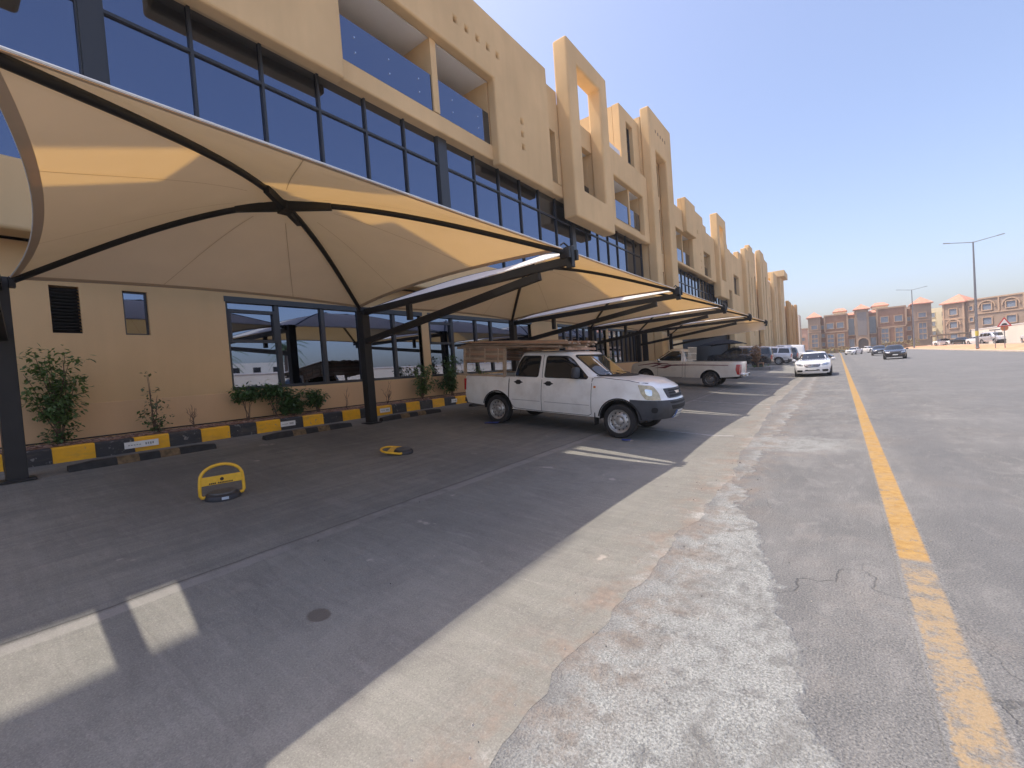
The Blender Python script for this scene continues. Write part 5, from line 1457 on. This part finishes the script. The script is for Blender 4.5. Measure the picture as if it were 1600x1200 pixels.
def saloon(name, label, paint, star=False, lamps=LAMPC, group=None, rim='five'):
    sp = dict(xr=-1.05, xf=3.62, W=.905, wheels=[(0, .33, .385), (2.82, .33, .385)],
              top=[(-1.05, .86), (-.7, .98), (.2, .97), (1.7, .96), (2.1, .965), (2.9, .90), (3.3, .83), (3.62, .74)],
              bot=[(-1.05, .32), (-.5, .22), (.5, .20), (3.2, .20), (3.62, .21)], sect=[(.2, .92), (.35, .97), (.6, 1.0), (.8, .975), (.97, .93)],
              bowf=.36, bowr=.2, nose=[(.2, -.05), (.35, .03), (.6, .02), (.8, -.10)], tail=[(.2, -.1), (.6, .03), (.95, 0)], crown=.04, crownmask=[(-1, .5), (3.6, 1)], taperf=.86, taperr=.9)
    root = thing('tmp', None, None)
    hold = paint
    def det(r, H): r['paint_ref'] = None; det2(r, H)
    base = saloon_details(star=star, lamps=lamps)
    def det2(r, H):
        global mirror_part
        mp = mirror_part
        def mp2(root_, x, y, z, s_, m_, size): return mp(root_, x, y, z, s_, paint, size)
        mirror_part = mp2
        try: base(r, H)
        finally: mirror_part = mp
    bpy.data.objects.remove(root)
    return generic(name, label, 'car', sp, [(.90, -.55, 2.25, .80), (.98, -.45, 2.16, .785), (1.15, -.12, 1.84, .72), (1.30, .22, 1.52, .645), (1.375, .45, 1.33, .60)], (.28, .22), paint,
        [[(.12, 1.0), (.35, 1.29), (.80, 1.34), (.80, 1.0)], [(.86, 1.0), (.86, 1.34), (1.20, 1.33), (1.78, 1.02)]], ([(-.70, .985), (.70, .985), (.57, 1.345), (-.57, 1.345)], [(-.62, 1.02), (.62, 1.02), (.52, 1.33), (-.52, 1.33)]),
        ([0, 2.82], .325, .22, .79, rim, ALLOY), det, group=group, p=6, rr=.07)
WHITEC = mat_paint('white_car_paint', (0.80, 0.80, 0.80), 0.05, 0.2, 1.0)
BLACKC = mat_paint('black_car_paint', (0.012, 0.013, 0.016), 0.12, 0.2, 1.0)
BLUEC = mat_paint('dark_blue_car_paint', (0.03, 0.04, 0.065), 0.12, 0.2, 1.0)
SILVC = mat_paint('silver_car_paint', (0.56, 0.57, 0.60), 0.10, 0.25, 1.0, 0.3)
c = saloon('car', 'white saloon car parked nose-on at the street edge with a round star emblem', WHITEC, star=True)
place(c, -1.27, 34.6, -PI / 2)
c = saloon('car', 'black saloon car driving towards the camera in the middle of the road', BLACKC)
place(c, 4.75, 62.5, -PI / 2 - .05)
c = saloon('car', 'dark blue saloon car following behind the black saloon on the road', BLUEC)
place(c, 4.95, 88, -PI / 2 - .03)
c = saloon('car', 'white saloon car crossing at the foot of the brown stone building', WHITEC)
place(c, 2.9, 113, -PI / 2 - .35)
c = saloon('car', 'small white car just right of the white saloon by the arched doorway', WHITEC)
place(c, 4.6, 124, -PI / 2 + .6)

# big estate utility vehicles, tails to the street
def suv(label, paint, rim=ALLOY, L=5.3, van=False):
    zr = 1.80 if not van else 2.08
    xr = -1.15; xf = xr + L
    wb = L - 2.15
    sp = dict(xr=xr, xf=xf, W=.99, wheels=[(0, .39, .46), (wb, .39, .46)],
              top=[(xr, 1.18), (1.6, 1.17), (xf - 1.5, 1.17), (xf - .6, 1.12), (xf, 1.0)],
              bot=[(xr, .50), (.5, .42), (xf - .5, .40), (xf, .45)], sect=[(.3, .93), (.55, .98), (.8, 1.0), (1.05, .98), (1.2, .94)],
              bowf=.22, bowr=.10, nose=[(.3, -.05), (.6, .04), (1.1, -.08)], tail=[(.3, -.06), (.6, .05), (.72, .0), (1.2, -.02)], crown=.03, flare=.012)
    def det(root, H):
        for s_ in ('R', 'L'):
            sg = -1 if s_ == 'R' else 1
            H.patch('B', rpoly([(sg * .92, .78), (sg * .78, .78), (sg * .78, 1.14), (sg * .90, 1.14)], .03), .010, 3, .06).build('tail_lamp', REDL, root, smooth=40)
            H.patch(s_, rpoly([(xr + .02, .78), (xr + .13, .80), (xr + .11, 1.12), (xr + .04, 1.14)], .02), .010, 3, .06).build('tail_lamp', REDL, root, smooth=40)
            g_ = MB()
            for x in (.75, 1.75, 2.75): H.line(s_, [(x, .50), (x, 1.15)], .010, .003, g_)
            g_.build('panel_gap', DARK, root)
            mirror_part(root, xf - 1.75, sg * .98, 1.22, sg, paint, (.15, .22, .20))
            if not van:
                r_ = MB().tube([(-.5, sg * .66, zr + .02), (-.4, sg * .66, zr + .07), (2.0, sg * .64, zr + .07), (2.1, sg * .64, zr + .03)], .02, 6); r_.build('roof_rail', CHROME, root)
        H.patch('B', rpoly([(-.17, .80), (.17, .80), (.17, .92), (-.17, .92)], .01), .012, 2, .08).build('number_plate', WHITE_PLATE, root)
    z1 = zr - .03
    wins = [[(-.92, 1.22), (-.80, z1 - .08), (.02, z1 - .06), (.10, 1.22)], [(.20, 1.22), (.16, z1 - .06), (1.12, z1 - .06), (1.12, 1.22)], [(1.20, 1.22), (1.20, z1 - .06), (1.85, z1 - .08), (2.35, 1.24)]]
    if van: wins = wins[2:]
    return generic('van' if van else 'utility_vehicle', label, 'van' if van else 'car', sp,
        [(1.12, xr + .03, xf - 1.05, .93), (1.22, xr + .05, xf - 1.18, .91), (1.5, xr + .13, xf - 1.55, .85), (zr - .08, xr + .22, xf - 1.90, .79), (zr - .035, xr + .26, xf - 1.98, .765)], (.25, .08), paint, wins,
        ([(-.74, 1.24), (.74, 1.24), (.66, z1 - .06), (-.66, z1 - .06)], [(-.74, 1.24), (.74, 1.24), (.66, z1 - .08), (-.66, z1 - .08)]),
        ([0, wb], .385, .26, .84, 'multi' if not van else 'five', rim), det, low=lambda c: c.z < .62 and (c.x < xr + .35 or c.x > xf - .5), lowm=PLASTIC, p=9, rr=.07)
BLACKS = mat_paint('black_suv_paint', (0.014, 0.016, 0.021), 0.25, 0.22, 1.0)
c = suv('black large utility vehicle behind the dry brown tree', BLACKS, mat('dark_rim', (0.05, 0.05, 0.05), 0.4, 0.6)); place(c, -5.75, 44.2, PI)
c = suv('silver large utility vehicle with bright alloy wheels parked beyond the black one', SILVC); place(c, -5.05, 54.2, PI)
c = suv('dark utility vehicle showing its tail just beyond the silver one', BLUEC); place(c, -4.85, 59.5, PI)
c = suv('white panel van beyond the row of utility vehicles', WHITEC, L=5.2, van=True); place(c, -4.4, 65, PI)
c = saloon('car', 'dark saloon car at the far end of the parked row, beyond the white van', BLACKC); place(c, -4.2, 73, 0)

# ================================================================== far end of the street
def fpart(mb, name, m_, root, **k): return mb.build(name, m_, root, **k)
def win_y(root, y, x0, x1, z0, z1, frame=STONE, glass=PALEGLASS, t=.18, div=0, name='window'):
    f = MB().plate('y', y - t, y + .1, [(x0 - t, x1 + t, z0 - t, z1 + t)], [(x0, x1, z0, z1)]).build(name, frame, root)
    g_ = MB().box(x0, x1, y - .02, y + .02, z0, z1)
    g_.build('pane', glass, f)
    if div:
        b_ = MB()
        for i in range(1, div + 1):
            z = z0 + (z1 - z0) * i / (div + 1); b_.box(x0, x1, y - .08, y - .03, z - .14, z + .14)
        b_.box((x0 + x1) / 2 - .05, (x0 + x1) / 2 + .05, y - .07, y - .03, z0, z1)
        b_.build('panel', STONE, f)
def pyramid(root, x0, x1, y0, y1, z, h, over=.45, ridge=0.0, part='roof'):
    xm, ym = (x0 + x1) / 2, (y0 + y1) / 2; x0 -= over; x1 += over; y0 -= over; y1 += over
    v = [(x0, y0, z), (x1, y0, z), (x1, y1, z), (x0, y1, z), (xm - ridge, ym, z + h), (xm + ridge, ym, z + h), (x0, y0, z - .22), (x1, y0, z - .22), (x1, y1, z - .22), (x0, y1, z - .22)]
    MB().add(v, [(0, 1, 5, 4), (1, 2, 5), (2, 3, 4, 5), (3, 0, 4), (6, 7, 1, 0), (7, 8, 2, 1), (8, 9, 3, 2), (9, 6, 0, 3), (9, 8, 7, 6)]).build(part, TILE, root)
fb = thing('apartment_building', 'wide brown stone apartment block with salmon pyramid roofs and a central arched doorway', 'building', (0, 165, 0))
def fx(px): return (px - 1306.5) * .1445 - 1.1
def B(x0, x1, y0, y1, z0, z1, m_, name='wall'): return MB().box(x0, x1, y0, y1, z0, z1).build(name, m_, fb)
B(fx(1264.5), fx(1286), -1.2, 12, -1, 11.3, STONE2, 'tower'); B(fx(1430), fx(1456), -1.2, 12, -1, 12.0, STONE2, 'tower')
pyramid(fb, fx(1264.5), fx(1286), -1.2, 3.5, 11.3, 1.7); pyramid(fb, fx(1430), fx(1456), -1.2, 3.5, 12.0, 1.9)
B(fx(1286), fx(1430), 0.6, 12, -1, 10.9, BRICK)
B(fx(1293), fx(1331), 0, .6, -1, 11.2, BRICK); B(fx(1378), fx(1421), 0, .6, -1, 11.6, BRICK)
for a, b, z in ((1293, 1331, 11.2), (1378, 1421, 11.6)):
    B(fx(a) - .1, fx(b) + .1, -.25, 12, z, z + .4, STONE, 'parapet')
    B(fx(a), fx(b), -.12, 0, 6.2, 6.55, STONE, 'string_course')
    for q in (a, b): B(fx(q) - .2, fx(q) + .2, -.18, 0, 6.6, z, STONE, 'pilaster')
B(fx(1286), fx(1430), .35, .6, -1, 1.5, STONE, 'plinth')
B(fx(1343.5), fx(1364.5), -2.0, 10, -1, 12.2, STONE2, 'tower'); pyramid(fb, fx(1343.5), fx(1364.5), -2.0, 1.2, 12.2, 1.5)
B(fx(1347), fx(1361), -2.06, -2.0, 4.6, 11.2, mat('slate_panel', (0.25, 0.22, 0.20), 0.7), 'panel')
# arched doorway
ar = MB(); xc = fx(1354.5); r = 1.15
pts = [(xc - r, -2.14, -1)] + [(xc + r * math.cos(PI - PI * i / 12), -2.14, 2.6 + r * math.sin(PI * i / 12)) for i in range(13)] + [(xc + r, -2.14, -1)]
ar.poly(pts, (0, .1, 0)); ar.build('doorway', mat('brown_shade', (0.10, 0.075, 0.06), 0.8), fb)
ar = MB()
for i in range(12):
    a0, a1 = PI * i / 12, PI * (i + 1) / 12
    ar.bar((xc + 1.32 * math.cos(a0), -2.15, 2.6 + 1.32 * math.sin(a0)), (xc + 1.32 * math.cos(a1), -2.15, 2.6 + 1.32 * math.sin(a1)), .3, .34)
for s_ in (-1, 1): ar.box(xc + s_ * 1.32 - .17, xc + s_ * 1.32 + .17, -2.3, -2.0, -1, 2.6)
ar.build('arch', STONE, fb)
for a, b, z0 in ((1309, 1330, 11.6), (1373, 1397, 12.0)):
    B(fx(a), fx(b), 4, 9, z0, z0 + 1.0, CREAM, 'penthouse'); pyramid(fb, fx(a), fx(b), 4, 9, z0 + 1.0, 1.0, .3, 1.0)
for a, b in ((1331, 1343.5), (1364.5, 1378)): pyramid(fb, fx(a), fx(b), .6, 4, 11.0, .7, .2, .6)
for px, z in ((1275, 7.6), (1443, 8.2)):
    win_y(fb, -1.25, fx(px) - .75, fx(px) + .75, z, z + 1.2); win_y(fb, -1.25, fx(px) - .75, fx(px) + .75, 2.2, z - 1.6, div=2)
    B(fx(px) - 1.6, fx(px) + 1.6, -1.3, -1.2, z - .9, z - .65, STONE, 'string_course')
for px in (1302, 1319, 1389, 1410):
    u = .35 if px > 1350 else 0
    win_y(fb, -.03, fx(px) - .8, fx(px) + .8, 7.4 + u, 9.0 + u); win_y(fb, -.03, fx(px) - .75, fx(px) + .75, 2.0, 5.6 + u, div=2); win_y(fb, -.03, fx(px) - .55, fx(px) + .55, -.2, .9)
for px in (1337, 1371): win_y(fb, .5, fx(px) - .75, fx(px) + .75, 5.0, 9.8, glass=mat('bluish_glass', (0.17, 0.21, 0.25), .1, 0, spec=.9)); win_y(fb, .5, fx(px) - .6, fx(px) + .6, 1.4, 3.8)
for px in (1289.5, 1425):
    for z in (2.4, 5.0, 7.6): win_y(fb, .55, fx(px) - .35, fx(px) + .35, z, z + 1.0)
rb_ = thing('apartment_building', 'taupe stone apartment block with arched windows standing behind the white wall', 'building', (21.0, 150, 0), (0, 0, -math.atan2(.6, .8)))
def BR(x0, x1, y0, y1, z0, z1, m_, name='wall'): return MB().box(x0, x1, y0, y1, z0, z1).build(name, m_, rb_)
BR(0, 4.2, -.5, 10, -1, 10.3, STONE2, 'tower'); pyramid(rb_, 0, 4.2, -.5, 4, 10.3, 2.0)
BR(4.2, 26, 0, 12, -1, 10.2, STONE2); BR(4.2, 26, -.2, 12, 10.2, 10.5, STONE, 'parapet'); BR(6.0, 26, -.15, 0, 6.9, 7.15, STONE, 'string_course')
BR(19, 24, 2, 8, 10.5, 12.6, CREAM, 'penthouse'); pyramid(rb_, 19, 24, 2, 8, 12.6, 1.3)
BR(0, .35, -.62, -.5, 2, 10.0, STONE, 'pilaster'); BR(3.85, 4.2, -.62, -.5, 2, 10.0, STONE, 'pilaster'); BR(-.1, 4.3, -.6, -.5, 6.3, 6.6, STONE, 'string_course')
def arch_win(root, x, y, z, w, h):
    win_y(root, y, x - w / 2, x + w / 2, z, z + h, STONE, PALEGLASS, .2)
    q = MB(); r = w * .95
    for i in range(10):
        a0, a1 = PI * i / 10, PI * (i + 1) / 10
        q.bar((x + r * math.cos(a0), y - .15, z + h * .5 + r * math.sin(a0)), (x + r * math.cos(a1), y - .15, z + h * .5 + r * math.sin(a1)), .2, .25)
    q.build('arch', STONE, root)
win_y(rb_, -.52, 1.4, 2.8, 7.4, 8.8); arch_win(rb_, 2.1, -.52, 4.3, 1.4, 1.4); win_y(rb_, -.52, 1.4, 2.8, 1.8, 2.9)
for x in (5.2,):
    for z in (2.6, 5.4, 8.0): win_y(rb_, -.03, x - .3, x + .3, z, z + .9)
for x in (8.0, 12.0, 16.0, 20.0):
    arch_win(rb_, x, -.03, 7.7, 1.5, 1.3); win_y(rb_, -.03, x - .75, x + .75, 4.4, 5.9); win_y(rb_, -.03, x - .75, x + .75, 2.0, 3.2)
    BR(x + 1.9, x + 2.15, -.2, 0, 7.15, 10.2, STONE, 'pilaster')
cb = thing('apartment_building', 'sunlit cream apartment block glimpsed between the brown and the taupe blocks', 'building', (24.6, 176, 0), (0, 0, -rad(52)))
MB().box(-8, 9, 0, 12, -1, 11.0).build('wall', CREAM, cb)
for i in range(5):
    for z in (3.0, 5.8, 8.4): win_y(cb, -.03, -6.5 + i * 3, -5.5 + i * 3, z, z + 1.3, CREAM, t=.1)
pk = thing('house', 'small pinkish house left of the brown stone block at the end of the street', 'house', (-11, 190, 0))
MB().box(-3.5, 2.2, 0, 8, -1, 9.0).build('wall', mat_plaster('pinkish_render', (0.52, 0.36, 0.28)), pk)
for x in (-1.2, 1.0):
    for z in (2.2, 4.8): win_y(pk, -.03, x - .5, x + .5, z, z + 1.2, STONE, t=.1)
MB().box(-3.7, 2.4, -.2, 8, 9.0, 9.3).build('parapet', STONE, pk)
pt_ = thing('apartment_building', 'narrow pale tower block just past the ochre blocks', 'building', (-13, 172, 0))
MB().box(-4, 3.2, 0, 8, -1, 13.2).build('wall', mat_plaster('pale_render', (0.62, 0.58, 0.50)), pt_)
win_y(pt_, -.03, 1.2, 2.2, 8, 10, STONE, t=.1)

# white boundary wall along the side road, seen at the far right and mirrored in the shop windows
bw = thing('boundary_wall', 'long white boundary wall along the side road', 'wall', (20.3, 50, .4))
bpart(MB().box(20.1, 20.4, -25, 118, .2, 3.0), 'wall', WHITEWALL, bw)
bpart(MB().box(20.05, 20.45, -25, 118, 3.0, 3.12), 'coping', WHITECEIL, bw)
hw = thing('hedge', 'low dusty yellow hedge at the foot of the brown stone block', 'hedge', (-1, 160, 0))
random.seed(5)
lf = MB()
for i in range(420): leaf_quads(lf, (random.uniform(-6.5, 2.5), random.uniform(159.4, 160.6), random.uniform(.2, 1.6)), 1, (.2, .2, .2), .5)
bpart(lf, 'foliage', mat_leaf('dusty_leaves', (0.20, 0.15, 0.05), (0.28, 0.22, 0.09)), hw)
hw = thing('hedge', 'dusty yellow hedge right of the arched doorway of the brown stone block', 'hedge', (12, 161, 0))
lf = MB()
for i in range(320): leaf_quads(lf, (random.uniform(9.5, 17.5), random.uniform(160.4, 161.6), random.uniform(.2, 2.3)), 1, (.2, .2, .2), .5)
bpart(lf, 'foliage', MATS['dusty_leaves'], hw)
cp = thing('carport', 'low brown roofed carport sheltering cars below the taupe block', 'carport', (19.5, 131, .42))
MB().box(-3.0, 3.4, -4, 4, 2.15, 2.4).build('roof', mat('brown_sheet', (0.20, 0.15, 0.10), 0.7), cp)
for x in (-2.8, 0, 3.2):
    for y in (-3.8, 3.8): MB().box(x - .06, x + .06, y - .06, y + .06, 0, 2.15).build('post', GREYPOLE, cp)

# lamp posts on the median
def lamp_post(x, y, h, label, zb_):
    root = thing('street_lamp', label, 'street lamp', (x, y, zb_), group='double armed street lamps on the median')
    MB().tube([(0, 0, -.1), (0, 0, 2), (0, 0, h * .6), (0, 0, h)], [.15, .14, .105, .07], 12).build('pole', GREYPOLE, root, smooth=50)
    MB().lathe([(.22, 0), (.22, .06), (.16, .10), (.15, .9), (.001, .9)], 12, 0, Matrix.Rotation(PI / 2, 4, 'X')).build('base', GREYPOLE, root, smooth=30)
    for s_ in (-1, 1):
        e = Vector((s_ * 2.55, 0, h + .42 - .06))
        a = MB().tube([(0, 0, h - .06), (s_ * 1.2, 0, h + .14), tuple(e)], [.045, .04, .032], 8).build('arm', GREYPOLE, root)
        MB().bar(e - Vector((s_ * .55, 0, .09)), e + Vector((s_ * .1, 0, .02)), .2, .09).build('lamp_head', mat('lamp_grey', (0.30, 0.30, 0.31), 0.5), a)
    return root
l1 = lamp_post(13.75, 78, 13.0, 'tall double armed street lamp nearer the camera, rising from the sand median', .30)
MB().tube([(0, 0, 1.5), (0, 0, 2.1)], .16, 12).build('sticker', mat('yellow_sticker', (0.6, 0.5, 0.08), .6), l1)
lamp_post(13.9, 136, 13.2, 'farther double armed street lamp in front of the brown stone block', .30)
sg = thing('road_sign', 'red bordered triangular warning sign with a hump symbol on a post in the median', 'road sign', (14.0, 68, .33), (0, 0, rad(8)))
MB().tube([(0, 0, -.05), (0, 0, 2.9)], .04, 10).build('post', GREYPOLE, sg)
tri = lambda s_, y, zc: [(-s_ * .5, y, zc - s_ * .30), (s_ * .5, y, zc - s_ * .30), (0, y, zc + s_ * .57)]
pn = MB().poly(tri(1.12, -.05, 2.55), (0, .015, 0)).build('border', mat('sign_red', (0.55, 0.03, 0.03), .45), sg)
MB().poly(tri(.80, -.056, 2.545), (0, .005, 0)).build('panel', mat('sign_white', (0.8, 0.8, 0.76), .5), pn)
hp = [(-.28, -.062, 2.34)] + [(.20 * math.cos(PI - PI * i / 10), -.062, 2.40 + .15 * math.sin(PI * i / 10)) for i in range(11)] + [(.28, -.062, 2.34)]
MB().poly(hp, (0, .004, 0)).build('hump_symbol', mat('sign_black', (0.02, 0.02, 0.02), .6), pn)
MB().lathe([(.001, 0), (.30, 0), (.30, .02), (.001, .02)], 24, 0, Matrix.Translation((0, -.03, 2.05)) ).build('lower_disc', mat('sign_brown', (0.45, 0.18, 0.07), .6), sg)
tp = thing('post', 'thin short post with a small cross plate left of the triangular sign', 'post', (13.9, 71, .33))
MB().tube([(0, 0, -.05), (0, 0, 1.9)], .035, 8).build('pole', GREYPOLE, tp); MB().box(-.42, .42, -.03, .03, 1.9, 2.02).build('cross_plate', GREYPOLE, tp)

# cars by the white wall and under the carport (copies)
def by(label): return next(o for o in bpy.data.objects if o.get('label') == label)
wh = by('white saloon car crossing at the foot of the brown stone building'); bk = by('black saloon car driving towards the camera in the middle of the road'); sv = by('silver large utility vehicle with bright alloy wheels parked beyond the black one')
for src, x, y, a, lb in ((wh, 17.4, 130, -PI / 2 + .5, 'white saloon car at the left end of the carport, beyond the median'), (bk, 18.9, 122, -PI / 2 + .4, 'black car under the carport, beyond the median'),
                         (wh, 19.1, 110, -PI / 2 + .3, 'white car just left of the nearer street lamp pole, by the white wall'), (sv, 19.2, 101, -PI / 2 + .25, 'silver utility vehicle in front of the white wall right of the nearer street lamp'),
                         (wh, 19.0, 81, -PI / 2, 'white car in front of the white wall at the right edge of the picture')):
    c = copy_tree(src); c['label'] = lb
    c.location = (x, y, .44); c.rotation_euler = (0, 0, a)

# ---- the other side of the street, seen only mirrored in the glass
def palm(x, y, h, seed):
    random.seed(seed)
    root = thing('palm_tree', 'date palm behind the white wall across the street', 'tree', (x, y, .4), group='date palms behind the white wall')
    MB().tube([(0, 0, 0), (.1, 0, h * .5), (.05, .1, h)], [.22, .18, .16], 10).build('trunk', BARK, root)
    fr = MB()
    for i in range(34):
        a = random.uniform(0, 2 * PI); up = random.uniform(-.3, 1.2); L = random.uniform(2.0, 2.8)
        pts = []
        for k in range(8):
            t = k / 7; pts.append(Vector((math.cos(a) * L * t * math.cos(up * (1 - t * .6)), math.sin(a) * L * t * math.cos(up * (1 - t * .6)), h + L * (math.sin(up) * t - .75 * t * t))))
        sdv = Vector((-math.sin(a), math.cos(a), 0))
        for k in range(1, 8):
            for s_ in (-1, 1):
                for e in (0, .5):
                    b = pts[k - 1].lerp(pts[k], e); tip = b + sdv * s_ * .42 * (1 - k / 10) + (pts[k] - pts[k - 1]) * 1.1 - Vector((0, 0, .12))
                    w = (pts[k] - pts[k - 1]) * .14
                    fr.add([b - w, b + w, tip], [(0, 1, 2)])
    fr.build('crown', LEAFD, root)
for x, y, h, sd_ in ((24, 5, 4.5, 1), (25, 10.5, 5.2, 2), (24, 16, 4.6, 3), (26, 24, 5.5, 4)): palm(x, y, h, sd_)
ow = thing('house', 'white house behind the palms across the street, mirrored in the shop windows', 'house', (62, 30, .4))
MB().box(0, 10, -7, 12, 0, 6).build('wall', WHITEWALL, ow)
for i in range(5):
    for z in (4.0,): MB().box(-.06, .02, -5.5 + i * 3.5, -4.2 + i * 3.5, z, z + 1.2).build('window', CARGLASS, ow)

# ================================================================== dusty air
hz = MB().box(-70, 75, -45, 230, -1.3, 24).build('haze', None or bpy.data.materials.new('dusty_air'))
hz['kind'] = 'stuff'; hz['label'] = 'thin dusty haze that pales the far end of the street'
hm = MATS.setdefault('dusty_air', hz.data.materials[0]); hm.use_nodes = True
for n_ in list(hm.node_tree.nodes):
    if n_.type != 'OUTPUT_MATERIAL': hm.node_tree.nodes.remove(n_)
pv = hm.node_tree.nodes.new('ShaderNodeVolumePrincipled'); pv.inputs['Color'].default_value = (0.92, 0.93, 0.95, 1); pv.inputs['Density'].default_value = 0.0009; pv.inputs['Anisotropy'].default_value = 0.3
hm.node_tree.links.new(pv.outputs[0], next(n_ for n_ in hm.node_tree.nodes if n_.type == 'OUTPUT_MATERIAL').inputs['Volume'])
